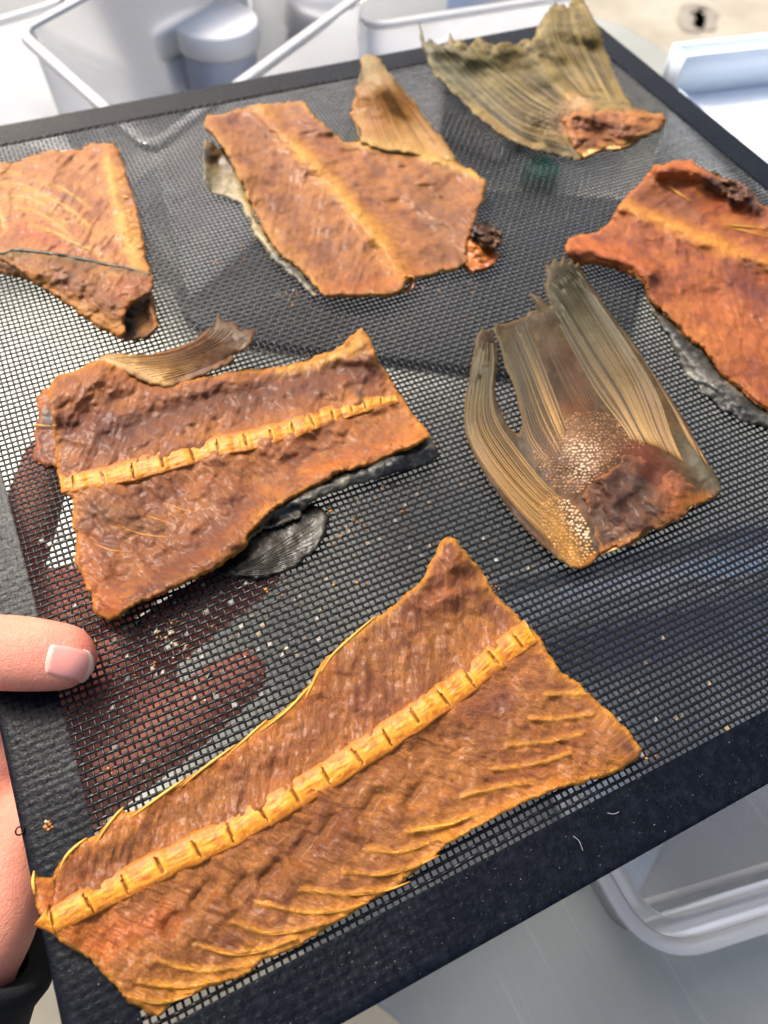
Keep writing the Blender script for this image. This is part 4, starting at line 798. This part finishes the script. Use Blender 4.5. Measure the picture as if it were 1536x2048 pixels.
fin_rays(tf2, [z2((800, 390), (720, 300), (650, 210), (618, 120)), z2((840, 390), (760, 260), (700, 140), (688, 20)), z2((900, 400), (830, 270), (760, 120), (742, 5)), z2((980, 420), (920, 300), (870, 170), (800, 0))], 24, TB_H, 0.50, [[(176, 150, 94), (136, 118, 66), (118, 110, 70)], [(200, 180, 122), (170, 156, 104), (150, 146, 110)], [(104, 88, 48), (96, 82, 46), (84, 76, 50)]], seed=22, npt=16, tip=0.5)
scales(tB, z2((540, 470), (600, 430), (700, 400), (800, 385), (850, 400), (800, 430), (740, 450), (720, 500), (700, 560), (600, 540)), 7.0, TB_H, [(170, 150, 120), (196, 176, 146), (120, 106, 86)], 0.85, 92, white=(z2((750, 420), (790, 400)), 12))
TG_out = z2((715, 480), (760, 445), (830, 440), (920, 436), (1000, 448), (1060, 458), (1108, 458), (1126, 482), (1108, 518), (1060, 543), (1010, 566), (955, 592), (900, 600), (850, 604), (790, 636), (760, 590), (735, 540))
def TG_H(px, py): return TB_H(px, py) + 0.6 + np.maximum(TF_H0(px, py), -1.2)
patch('torn_flesh', TG_out, TG_H, paint((200, 128, 72), [(z2((800, 500), (900, 520)), 20, (132, 68, 40), 0.7), (z2((1000, 470), (1100, 480)), 20, (218, 142, 82), 0.8), (z2((800, 620), (950, 580), (1060, 535)), 10, (224, 164, 96), 0.8)], dark=(104, 54, 32), light=(222, 152, 92), var=0.6, seed=93, edge=((216, 152, 86), 1.0)), M['flesh'], tB, step=3.4, thick=1.6, jag=2.4, seed=93)
frill(tB, z2((1060, 540), (1010, 566), (940, 592), (870, 596), (800, 625)), TB_H, 94, 16, 6, col=(232, 182, 112), z=3.0)

# ================================================================== the hand that holds the tray, and the sleeve
def loft(pts, sides=20):
    """pts: (x, y, z, half width, half height) in mm; a tapering limb section with rounded ends"""
    p = smooth_curve(pts, 34); c = p[:, :3]; n = len(c)
    t_ = np.gradient(c, axis=0); t_ /= np.linalg.norm(t_, axis=1)[:, None]
    s = np.cross(t_, (0, 0, 1.0)); s /= np.linalg.norm(s, axis=1)[:, None]; u = np.cross(s, t_)
    a = np.linspace(0, 2 * math.pi, sides, endpoint=False)
    k = np.ones(n); L = np.r_[0, np.cumsum(np.linalg.norm(np.diff(c, axis=0), axis=1))]
    for e, d in ((L, 1), (L[-1] - L, -1)):
        r0 = p[:, 3].min() * 1.0
        k = np.minimum(k, np.sqrt(np.clip(1 - (1 - np.clip(e / r0, 0.02, 1)) ** 2, 0, 1)))
    v = c[:, None] + (p[:, 3] * k)[:, None, None] * np.cos(a)[None, :, None] * s[:, None] + (p[:, 4] * k)[:, None, None] * np.sin(a)[None, :, None] * u[:, None]
    v = v.reshape(-1, 3); i = np.arange(n - 1)[:, None] * sides; j = np.arange(sides)[None]; j2 = (j + 1) % sides
    f = np.stack([i + j, i + j2, i + sides + j2, i + sides + j], -1).reshape(-1, 4)
    c0 = len(v); v = np.vstack([v, c[0], c[-1]])
    f3 = np.array([(c0, (q + 1) % sides, q) for q in range(sides)] + [(c0 + 1, (n - 1) * sides + q, (n - 1) * sides + (q + 1) % sides) for q in range(sides)])
    return v, [f, f3]
HAND = [
    [(13.0, 86.5, 4.6, 6.0, 4.0), (6, 89.5, 6.6, 9.0, 6.2), (-6, 95.5, 8.2, 10.2, 7.8), (-16, 101, 7.4, 9.6, 8.2), (-28, 106, 2, 10.5, 9.5), (-40, 104, -8, 13, 12), (-48, 88, -20, 16, 14)],          # thumb
    [(-44, 104, -24, 11, 10), (-22, 120, -20, 11, 9), (-4, 142, -15.0, 9.6, 8), (8, 162, -12, 8.6, 7.4), (16, 180, -11, 7, 6)],       # forefinger
    [(-46, 92, -24, 11, 10), (-14, 103, -20, 11, 9), (18, 114, -15, 9.8, 8.2), (46, 123, -12, 9, 7.6), (68, 129, -11, 7, 6)],
    [(-46, 76, -24, 11, 10), (-14, 84, -20, 11, 9), (18, 92, -15, 9.8, 8), (48, 100, -12, 8.8, 7.4), (70, 105, -11, 6.8, 5.8)],
    [(-44, 60, -25, 10, 10), (-16, 61, -20, 10.5, 8), (14, 66, -15.5, 10.2, 7.2), (36, 71, -13, 9.0, 6.4), (54, 76, -12, 6.6, 5)],
    [(-36, 112, -22, 14, 9), (-42, 90, -24, 28, 12), (-42, 66, -24, 26, 14), (-50, 44, -30, 24, 15), (-66, 26, -38, 20, 15), (-90, 8, -48, 19, 16)],      # palm and wrist
    [(-24, 134, -22, 7, 6), (-8, 116, -23, 17, 8), (-6, 92, -24, 22, 9), (-10, 66, -23, 16, 8), (-14, 52, -22, 9, 7)],
    [(-4, 128, -19, 9, 6), (12, 122, -18, 10, 6), (24, 122, -16, 6, 5)],
    [(-6, 80, -20, 9, 6), (14, 80, -18, 10, 6), (30, 84, -16, 6, 5)],
    [(-22, 66, -20, 8, 7), (-25, 54, -21, 9.5, 8.5), (-31, 42, -24, 10, 9), (-44, 32, -32, 10, 10)],                                     # heel on the little finger's side
]
hv, hf = join_np([loft(h) for h in HAND])
hm = bpy.data.meshes.new('hand_raw'); hm.from_pydata((hv * MM).tolist(), [], [tuple(q) for F_ in hf for q in F_])
ho = bpy.data.objects.new('hand_raw', hm); COL.objects.link(ho)
rm = ho.modifiers.new('r', 'REMESH'); rm.mode = 'VOXEL'; rm.voxel_size = 1.0 * MM
sm = ho.modifiers.new('s', 'SMOOTH'); sm.factor = 0.6; sm.iterations = 9
dg = bpy.context.evaluated_depsgraph_get(); me2 = bpy.data.meshes.new_from_object(ho.evaluated_get(dg))
nv = len(me2.vertices); co = np.zeros(nv * 3, np.float32); me2.vertices.foreach_get('co', co); co = co.reshape(-1, 3) / MM
bpy.data.objects.remove(ho)
# skin colour: ruddier at the fingertips and over the joints
red = np.zeros(nv)
for c_, r_ in (((10, 88, 5), 9), ((-14, 100, 6), 10), ((36, 182, -10), 16), ((64, 140, -10), 18), ((60, 90, -10), 18), ((43, 54, -11), 16), ((14, 118, -14), 14), ((14, 88, -14), 14)):
    red = np.maximum(red, np.exp(-((co - np.array(c_)) ** 2).sum(1) / r_ ** 2))
red = np.clip(red * 0.7 + 0.12 * (co[:, 2] < -6) + 0.25 * fbm(co[:, 0] / 9, co[:, 1] / 9, 300, 3), 0, 1)[:, None]
ht = lin(np.array((208, 138, 114))) * (1 - red) + lin(np.array((188, 92, 80))) * red
me2.color_attributes.new('tint', 'FLOAT_COLOR', 'POINT').data.foreach_set('color', np.c_[ht, np.ones(nv)].astype(np.float32).ravel())
me2.polygons.foreach_set('use_smooth', np.ones(len(me2.polygons), bool))
t = NT('skin'); tint = t.n('ShaderNodeAttribute', attribute_name='tint').outputs['Color']; v = t.coords()
n1 = t.noise(v, 0.5, 4, 0.6); n2 = t.noise(t.coords(stretch=(1, 0.5, 1)), 2.2, 3, 0.6, 0.6)
c = t.mix(t.fit(n1, 0.35, 0.7, 0, 0.4), tint, t.mix(1.0, tint, (0.92, 0.74, 0.70), 'MULTIPLY'))
p = t.bsdf(Base_Color=c, Roughness=0.5, Subsurface_Weight=0.35, Subsurface_Radius=(1.0, 0.3, 0.15), Subsurface_Scale=0.003)
t.l(t.bump(t.noise(t.coords(stretch=(1, 2.2, 1)), 0.55, 5, 0.7, 1.5), 0.5, 0.7, t.bump(n2, 0.28)), p.inputs['Normal']); M_SKIN = t.done(p)
person = thing('person', 'bare hand holding the tray from the left, thumb on top, dark sleeve', 'person', (-60, 60, -30))
me2.name = 'hand'; me2.materials.clear(); me2.materials.append(M_SKIN); hand = link(bpy.data.objects.new('hand', me2), person)
# thumb nail: a thin plate lying on the end of the thumb
from mathutils.bvhtree import BVHTree
bv = BVHTree.FromPolygons([Vector(c_) for c_ in co], [tuple(p_.vertices) for p_ in me2.polygons])
def nail():
    nu, nw = 26, 19; V = []; tint = []
    pink = lin(np.array((204, 136, 124))); moon = lin(np.array((214, 160, 146))); edge = lin(np.array((224, 190, 164)))
    ax = np.array((96.0, 20.0)); ax /= np.linalg.norm(ax); sdv = np.array((-ax[1], ax[0])); c0 = np.array((90.0, 1316.0))
    for i in range(nu):
        s_ = i / (nu - 1)
        for j in range(nw):
            q = j / (nw - 1) * 2 - 1
            a0 = 9 * (1 - math.sqrt(max(0, 1 - q * q * 0.96))); a1 = 97 - 20 * (1 - math.sqrt(max(0, 1 - q * q * 0.96)))
            p_ = c0 + ax * (a0 + (a1 - a0) * s_) + sdv * q * (31 + 3 * math.sin(math.pi * s_))
            d_ = Vector(ray(p_[0], p_[1])).normalized(); h, n_, _, _ = bv.ray_cast(Vector(CAM), d_)
            if h is None:
                h = V[-1] if V else Vector((0, 0, 0)); V.append(Vector(h)); tint.append(edge); continue
            rim_ = max(abs(q), abs(2 * s_ - 1)); V.append(h + n_ * (0.34 - (0.46 if s_ < 0.85 else 0.1) * max(0, rim_ - 0.82) / 0.18) + Vector((0, 0, 0.0)))
            tint.append(edge if s_ > 0.90 else (moon if s_ < 0.16 - 0.1 * q * q else pink))
    V = np.array([tuple(v_) for v_ in V])
    i = np.arange(nu - 1)[:, None] * nw; j = np.arange(nw - 1)[None]
    f = np.stack([i + j, i + nw + j, i + nw + j + 1, i + j + 1], -1).reshape(-1, 4)
    m = len(f) // 2
    if np.cross(V[f[m, 1]] - V[f[m, 0]], V[f[m, 3]] - V[f[m, 0]])[2] < 0: f = f[:, ::-1]
    n = len(V); V2 = V - np.array([0, 0, 0.7]); B = np.r_[np.arange(nw), np.arange(1, nu) * nw + nw - 1, (nu - 1) * nw + np.arange(nw - 2, -1, -1), np.arange(nu - 2, 0, -1) * nw]
    B2 = np.roll(B, -1); sd_ = np.stack([B2, B, B + n, B2 + n], 1)
    return np.vstack([V, V2]), [np.vstack([f, f[:, ::-1] + n, sd_])], np.vstack([tint, tint])
nvv, nf, ntint = nail()
t = NT('nail_horn'); tint = t.n('ShaderNodeAttribute', attribute_name='tint').outputs['Color']
M_NAIL = t.done(t.bsdf(Base_Color=tint, Roughness=0.25, Coat_Weight=0.3))
mesh_np('thumb_nail', nvv, nf, M_NAIL, person, attrs={'tint': ntint})
# sleeve
t = NT('black_knit_fabric'); v = t.coords(); n1 = t.noise(v, 1.5, 3, 0.6)
p = t.bsdf(Base_Color=(0.010, 0.011, 0.014), Roughness=0.9, Specular_IOR_Level=0.15); t.l(t.bump(n1, 0.3), p.inputs['Normal']); M_SLEEVE = t.done(p)
def sleeve():
    ax0 = np.array([-44, 46, -31.0]); d = np.array([-0.72, -0.58, -0.38]); d /= np.linalg.norm(d)
    s = np.cross(d, (0, 0, 1.0)); s /= np.linalg.norm(s); u = np.cross(s, d)
    prof = [(1.5, 21), (0, 24.5), (-1.0, 26), (0.0, 28), (3, 28.6), (10, 28.2), (22, 29), (45, 31), (80, 33), (130, 36), (190, 40)]
    na = 48; a = np.linspace(0, 2 * math.pi, na, endpoint=False); V = []
    for k, (q, r) in enumerate(prof):
        w_ = 1 + (0.05 * vnoise(a * 1.2 + q / 12, a * 0 + q / 9, 400) + 0.05 * np.sin(3 * a + q / 10)) * (k > 4)
        V.append(ax0 + d * q + (np.cos(a)[:, None] * s + np.sin(a)[:, None] * u) * (r * w_)[:, None])
    V = np.vstack(V); i = np.arange(len(prof) - 1)[:, None] * na; k = np.arange(na)[None]; k2 = (k + 1) % na
    return V, np.stack([i + k, i + k2, i + na + k2, i + na + k], -1).reshape(-1, 4)
sv_, sf_ = sleeve(); mesh_np('sleeve', sv_, sf_, M_SLEEVE, person)

# ================================================================== table under the tray
def rounded(corners, r, n=8):
    P = [np.array(c, float) for c in corners]; out_ = []
    for i, b in enumerate(P):
        a, c = P[i - 1], P[(i + 1) % len(P)]
        u = (a - b) / np.linalg.norm(a - b); v_ = (c - b) / np.linalg.norm(c - b)
        s, e = b + u * r, b + v_ * r
        for k in range(n + 1):
            t_ = k / n; out_.append((1 - t_) ** 2 * s + 2 * t_ * (1 - t_) * b + t_ ** 2 * e)
    return np.array(out_)
def stack_rings(rings, cap_last=True, cap_first=False):
    n = len(rings[0]); V = np.vstack(rings); m = len(rings)
    i = np.arange(m - 1)[:, None] * n; k = np.arange(n)[None]; k2 = (k + 1) % n
    f = np.stack([i + k, i + k2, i + n + k2, i + n + k], -1).reshape(-1, 4); tri = []
    for flag, off, rev in ((cap_last, (m - 1) * n, False), (cap_first, 0, True)):
        if flag:
            c = len(V); V = np.vstack([V, V[off:off + n].mean(0)])
            for q in range(n): tri.append((c, off + q, off + (q + 1) % n) if not rev else (c, off + (q + 1) % n, off + q))
    return V, [f] + ([np.array(tri)] if tri else [])
def ring(corners, r, z, inset=0.0, n=8):
    C_ = np.array(corners, float); c = C_.mean(0)
    if inset:
        # move every side inwards by `inset`
        P = []; A = 0.5 * sum(C_[i][0] * C_[(i + 1) % len(C_)][1] - C_[(i + 1) % len(C_)][0] * C_[i][1] for i in range(len(C_))); sg = 1 if A > 0 else -1
        for i in range(len(C_)):
            a, b, d = C_[i - 1], C_[i], C_[(i + 1) % len(C_)]
            e1_ = (b - a) / np.linalg.norm(b - a); e2_ = (d - b) / np.linalg.norm(d - b)
            n1_ = np.array([-e1_[1], e1_[0]]) * sg; n2_ = np.array([-e2_[1], e2_[0]]) * sg
            P.append(b + (n1_ + n2_) / (1 + n1_ @ n2_) * inset)
        C_ = np.array(P); r = max(1.0, r - inset)
    q = rounded(C_, r, n); return np.c_[q, np.full(len(q), z)]
tc = [(60, -30), (46, 470), (600, 600), (760, -560), (75, -560)]
tc = [(75, -560), (760, -560), (600, 590), (330, 1000), (-600, 1000), (60, -26)]
TZ = -140.0
tbl = thing('steel_table', 'grey scratched stainless steel table top below the tray', 'table', (300, 0, TZ))
V, F = stack_rings([ring(tc, 8, TZ - 34, 0.5), ring(tc, 8, TZ - 2), ring(tc, 8, TZ - 0.3, 0.6), ring(tc, 8, TZ, 2.5)], True)
mesh_np('table_top', V, F, M_STEEL, tbl, smooth=False)
M_LEG = simple_mat('steel_leg', (0.4, 0.4, 0.4), 0.4, metal=0.9)
for x, y in ((110, -520), (710, -520), (300, 950), (-530, 950)):
    V, F = tube_np([(x, y, TZ - 35), (x, y, -929)], 17, 12); mesh_np('leg', V, F, M_LEG, tbl)

# ================================================================== plastic tubs round the tray
M_CLEAR = clear_plastic('milky_clear_plastic', (0.95, 0.96, 0.98), 0.58)
M_CLEAR2 = clear_plastic('clear_plastic_lip', (0.94, 0.96, 0.98), 0.38)
M_THIN = clear_plastic('thin_clear_plastic', (0.84, 0.87, 0.90), 0.76, 0.1)
M_WHITE = simple_mat('white_plastic', (0.78, 0.79, 0.80), 0.35, var=0.03)
M_BLUE = simple_mat('pale_blue_plastic', tuple(lin((222, 231, 240))), 0.35, var=0.03)
def tub(label, cat, corners, r, z_top, z_bot, taper, lip, group=None, mats=(None, None), wall=1.6):
    c = np.array(corners).mean(0)
    o = thing('plastic_tub', label, cat, (c[0], c[1], z_bot), group)
    V, F = stack_rings([ring(corners, r, z_top - 1, 0.3), ring(corners, r, (z_top + z_bot) / 2, taper * .5), ring(corners, r, z_bot + 4, taper), ring(corners, r, z_bot + .3, taper + 4),
                        ], True)
    V2, F2 = stack_rings([ring(corners, r, z_bot + .3 + wall, taper + 4 + wall), ring(corners, r, z_bot + 4 + wall, taper + wall), ring(corners, r, z_top - 1, wall)], False, True)
    mesh_np('wall', *join_np([(V, [f[:, ::-1] for f in F]), (V2, F2)]), mats[0] or M_CLEAR, o)
    V, F = stack_rings([ring(corners, r, z_top - 4, -0.4), ring(corners, r, z_top - 4, -lip), ring(corners, r, z_top - .6, -lip - .2), ring(corners, r, z_top, -lip + .8), ring(corners, r, z_top, wall - 1.0), ring(corners, r, z_top - .8, wall + .1), ring(corners, r, z_top - 4, wall + .1)], False)
    mesh_np('rim', V, F, mats[1] or M_CLEAR2, o)
    return o
a_, b_, c_ = W(45, 58, -20)[:2], W(300, 285, -20)[:2], W(690, 2, -20)[:2]
d_ = a_ + (c_ - b_)
tub('large milky clear tub with a bright lip behind the left half of the tray', 'tub', [b_, c_ + (c_ - b_) * .15, d_ + (c_ - b_) * .15, a_], 9, -20, TZ + 1, 9, 4.5)
a_, b_ = W(-300, 118, -30)[:2], W(125, -6, -30)[:2]; n_ = np.array([-(b_ - a_)[1], (b_ - a_)[0]]) / np.linalg.norm(b_ - a_)
tub('milky clear tub in the far left corner, beyond the large tub', 'tub', [a_, b_, b_ + n_ * 180, a_ + n_ * 180], 12, -30, TZ + 1, 8, 4.5)
a_, b_ = W(745, 44, -40)[:2], W(1180, -22, -40)[:2]; n_ = np.array([-(b_ - a_)[1], (b_ - a_)[0]]) / np.linalg.norm(b_ - a_)
tub('wide milky tub at the top middle, behind the fan shaped tail', 'tub', [a_, b_, b_ + n_ * 200, a_ + n_ * 200], 12, -40, TZ + 1, 8, 4.5)
# tub at the front right
q0 = W(1240, 1740, -92)[:2]
e0 = np.array([0.02, 1.0]); e1 = np.array([0.985, -0.19])
cc = [np.array([141, -43.]), np.array([141, -43.]) + e1 * 210, np.array([141, -43.]) + e1 * 205 + e0 * 150, np.array([141, -43.]) + e0 * 150]
ft = tub('shallow clear plastic tub with a stepped lip, below the right front of the tray', 'tub', cc, 20, -92, TZ + 1, 7, 3.5, mats=(M_THIN, M_CLEAR))
V, F = stack_rings([ring(cc, 20, -98, 2.2), ring(cc, 20, -99, 7.5), ring(cc, 20, -97.5, 8.5), ring(cc, 20, -99, 9.6), ring(cc, 20, -112, 12)], False)
mesh_np('inner_step', V, F, M_CLEAR, ft)
V, F = stack_rings([ring(cc, 20, TZ + 8, 15), ring(cc, 20, TZ + 9.5, 16.5), ring(cc, 20, TZ + 8, 18)], False)
mesh_np('base_ridge', V, F, M_CLEAR2, ft)
# small tub with a cream sheet in it, top middle
a_ = W(872, 62, -60)[:2]; u = W(960, 6, -60)[:2] - a_; u /= np.linalg.norm(u); v_ = np.array([u[1], -u[0]])
k0 = [a_ - v_ * 0, a_ + v_ * 70 - u * 0, a_ + v_ * 70 + u * 90, a_ + u * 90]
tb = tub('small clear tub with cream paper in it behind the fan shaped tail', 'tub', k0, 8, -70, TZ + 1, 5, 3)
M_CREAM = simple_mat('cream_paper', tuple(lin((236, 222, 180))), 0.8, bump=0.3, bscale=0.3)
V, F = stack_rings([ring(k0, 8, TZ + 8, 12), ring(k0, 8, TZ + 14, 13)], True); o = mesh_np('cream_sheet', V, F, M_CREAM)
tag(o, 'cream coloured paper lying inside the small clear tub', 'paper')
# jar
jx, jy = W(440, 120, -90)[:2]
jar = thing('plastic_jar', 'jar with a wide white lid, body tinted grey-blue for shade, seen through the large clear tub', 'jar', (jx, jy, TZ))
def lathe(prof, cx, cy, n=40):
    a = np.linspace(0, 2 * math.pi, n, endpoint=False)
    return stack_rings([np.stack([cx + r * np.cos(a), cy + r * np.sin(a), np.full(n, z)], 1) for r, z in prof], True, True)
V, F = lathe([(25, TZ + 2), (27, TZ + 5), (27, TZ + 60), (24, TZ + 66)], jx, jy); mesh_np('body', V, F, simple_mat('shade_blue_plastic', tuple(lin((172, 180, 200))), 0.35, var=0.04), jar)  # grey-blue body colour stands in for shadow below the lid
V, F = lathe([(29, TZ + 62), (30, TZ + 64), (30, TZ + 76), (28.5, TZ + 78)], jx, jy); mesh_np('lid', V, F, M_WHITE, jar)
# pale blue crate at the right
cz = -60.0
A_ = W(1352, 172, cz)[:2]; B_ = W(1536, 150, cz)[:2]; ux = (B_ - A_) / np.linalg.norm(B_ - A_); uy = np.array([-ux[1], ux[0]])
def cr(x, y): return A_ + ux * x + uy * y
crate = thing('storage_crate', 'pale blue plastic crate with a raised slotted back edge, beyond the tray', 'crate', (*cr(90, -60), TZ))
def boxr(x0, x1, y0, y1, z0, z1, r=3, bev=0.8):
    c4 = [cr(x0, y0), cr(x1, y0), cr(x1, y1), cr(x0, y1)]
    return stack_rings([ring(c4, r, z0), ring(c4, r, z1 - bev), ring(c4, r, z1, bev)], True, True)
V, F = boxr(0, 190, -190, 0, TZ + 1, cz - 6, 8, 2); mesh_np('body', V, F, M_BLUE, crate)
V, F = join_np([boxr(-2, 192, -2, 2, cz - 6, cz + 20, 1.5), boxr(-2, 2, -192, -2.5, cz - 9, cz + 0, 1.5), boxr(-2, 192, 12, 16, cz - 6, cz + 20, 1.5), boxr(-2, 2, 2.2, 11.8, cz - 6, cz + 19, .8)]); mesh_np('raised_edge', V, F, M_BLUE, crate)
V, F = boxr(3, 188, 2.3, 11.7, cz - 6, cz + 8, 1); mesh_np('slot_floor', V, F, simple_mat('mottled_grey_plastic', tuple(lin((176, 178, 176))), 0.7, bump=0.5, bscale=0.3, var=0.4), crate)  # slot floor in grey with noise mottling
V, F = stack_rings([ring([cr(60, -150), cr(150, -150), cr(150, -50), cr(60, -50)], 40, cz - 5.6, 0, 12), ring([cr(60, -150), cr(150, -150), cr(150, -50), cr(60, -50)], 40, cz - 3.5, 2, 12), ring([cr(60, -150), cr(150, -150), cr(150, -50), cr(60, -50)], 40, cz - 5.6, 6, 12)], False)
mesh_np('round_rib', V, F, M_BLUE, crate)
# small green cap and a white box under the mesh
gx, gy = W(1085, 335, TZ + 15)[:2]
V, F = lathe([(13, TZ + .5), (13.5, TZ + 1.5), (13, TZ + 15), (12, TZ + 16)], gx, gy, 28); o = mesh_np('bottle_cap', V, F, simple_mat('green_plastic', (0.01, 0.16, 0.10), 0.4))
tag(o, 'small dark green cap on the table, seen through the mesh beside the tail', 'cap')
dk = [W(*p_, TZ + 6)[:2] for p_ in ((400, 350), (1330, 400), (1230, 770), (330, 660))]
V, F = stack_rings([ring(dk, 50, TZ + .4, 0.5), ring(dk, 50, TZ + 5.4), ring(dk, 50, TZ + 6, 1)], True); o = mesh_np('shade_sheet', V, F, simple_mat('shade_sheet_grey', (0.055, 0.062, 0.072), 0.5), smooth=False)  # added sheet, stands in for the dim area below the mesh
tag(o, 'dark flat sheet added on the table to stand in for shade seen through the mesh behind the middle pieces', 'sheet')
# scuff on the ground
s0 = W(1392, 42, -925)
def ar(t_): return s0[:2] + t_
cpts = [W(x, y, -925)[:2] for x, y in ((1384, 62), (1382, 40), (1388, 22), (1402, 20), (1410, 34), (1408, 58))]
cv = smooth_curve(cpts, 40); dn = np.gradient(cv, axis=0); dn /= np.linalg.norm(dn, axis=1)[:, None]; nn = np.stack([-dn[:, 1], dn[:, 0]], 1)
wd = (22 + 26 * np.sin(np.linspace(0.2, 2.9, 40)) + 16 * vnoise(np.arange(40) / 3.0, np.zeros(40), 8))[:, None]
V = np.vstack([np.c_[cv + nn * wd, np.full(40, -926.0)], np.c_[cv - nn * wd, np.full(40, -926.0)]])
k = np.arange(39); o = mesh_np('scuff_stain', V, np.stack([k, k + 1, 41 + k, 40 + k], 1), simple_mat('grey_stain', tuple(lin((128, 122, 112))), 0.9, bscale=0.02, var=0.3)); o['kind'] = 'structure'

# ================================================================== crumbs, lint, moulded ring
rg = np.random.default_rng(5); parts = []; tn = []
clusters = [((600, 575), 40, 16), ((480, 525), 30, 12), ((315, 482), 22, 8), ((620, 620), 26, 7), ((330, 1255), 45, 16), ((300, 1330), 60, 14), ((450, 1350), 90, 16), ((560, 1200), 60, 8), ((700, 1045), 34, 16), ((650, 1075), 24, 12), ((95, 1652), 10, 16), ((880, 900), 16, 5), ((1300, 1515), 24, 6), ((590, 590), 30, 12), ((230, 1240), 24, 10), ((190, 1290), 10, 6), ((230, 1545), 22, 4), ((860, 560), 40, 8), ((770, 1000), 50, 8), ((990, 1180), 16, 5), ((760, 760), 500, 30), ((700, 1170), 60, 6), ((940, 560), 30, 6), ((300, 1100), 200, 14)]
for (cx, cy), sp, n in clusters:
    for _ in range(n):
        px, py = cx + rg.normal() * sp * .5, cy + rg.normal() * sp * .5
        c = W(px, py, 0.35); 
        if c[0] < -14 or c[1] < -14: continue
        r = rg.uniform(0.18, 0.55) * (1.5 if rg.random() < .12 else 1)
        v8 = np.array([(1, 0, 0), (0, 1, 0), (-1, 0, 0), (0, -1, 0), (0, 0, .7), (0, 0, -.5), (.6, .6, .3), (-.6, .6, .35)]) * r * rg.uniform(0.6, 1.3, (8, 3)) + c + [0, 0, r * .3]
        f = np.array([(0, 6, 4), (6, 1, 4), (1, 7, 4), (7, 2, 4), (2, 3, 4), (3, 0, 4), (0, 5, 6), (6, 5, 1), (1, 5, 7), (7, 5, 2), (2, 5, 3), (3, 5, 0)])
        parts.append((v8, [f])); tn.append(np.tile(lin(np.array([(160, 104, 56), (120, 76, 42), (170, 124, 70), (96, 70, 40), (180, 166, 140)][int(rg.integers(5))])), (8, 1)))
V, F = join_np(parts); o = mesh_np('fish_crumbs', V, F, M['bone'], smooth=False, attrs={'tint': np.vstack(tn)})
tag(o, 'small orange brown crumbs of dried fish caught in the mesh around the pieces', 'crumbs', kind='stuff')
cells = []; tn = []
for (px, py), sp, n in (((400, 1300), 260, 70), ((250, 1180), 160, 16), ((760, 1040), 150, 14), ((1330, 1420), 150, 10), ((120, 1080), 70, 8), ((1000, 1080), 200, 8)):
    for _ in range(n):
        c = W(px + rg.normal() * sp * .5, py + rg.normal() * sp * .4, 0); i_, j_ = math.floor(c[0] / PX_), math.floor(c[1] / PY_)
        if i_ < 0 or j_ < 0 or i_ > 183 or j_ > 163: continue
        x0, y0 = i_ * PX_, j_ * PY_; z_ = float(sag(np.array(x0), np.array(y0))) - 0.35; m_ = rg.uniform(0.1, 0.9, 4) * np.array([PX_, PX_, PY_, PY_])
        cc_ = np.array([x0 + PX_ * .5, y0 + PY_ * .5, z_ + rg.uniform(-.2, .2)])
        crn = [(x0 + .15, y0 + .3, z_), (x0 + PX_ - .15, y0 + .3, z_), (x0 + PX_ - .15, y0 + PY_ - .3, z_), (x0 + .15, y0 + PY_ - .3, z_)]
        q = np.array(crn[:3] + [tuple(cc_)]) if rg.random() < 0.6 else np.array(crn)
        cells.append((q, [np.array([(0, 1, 2), (0, 2, 3)])])); tn.append(np.tile(lin(np.array([(110, 108, 104), (130, 112, 84), (96, 84, 70), (140, 134, 124)][int(rg.integers(4))])) * 0.8, (4, 1)))
V, F = join_np(cells); o = mesh_np('dried_residue', V, F, M['skin'], tray, attrs={'tint': np.vstack(tn)}); o['kind'] = 'stuff'
M_LINT = simple_mat('white_lint', (0.18, 0.19, 0.21), 0.8)
for pts, lb in (([(1146, 1672), (1158, 1682), (1166, 1702)], 'curved white lint thread on the dark front edge of the tray'), ([(1215, 1626), (1228, 1628), (1238, 1624)], 'short pale lint thread on the front edge, nearest the fish corner')):
    p = smooth_curve(pts, 10); q = W(p[:, 0], p[:, 1], 0.6); v, f = tube_np(q, 0.09, 5); tag(mesh_np('lint_thread', v, f, M_LINT), lb, 'lint')
c = W(40, 1662, 0.3); a = np.linspace(0, 2 * math.pi, 29); v, f = tube_np(np.stack([c[0] + 0.95 * np.cos(a), c[1] + 0.95 * np.sin(a), np.full(29, 0.5)], 1), 0.22, 7, cap=False)
mesh_np('moulded_ring', v, f, M_RIM, tray)
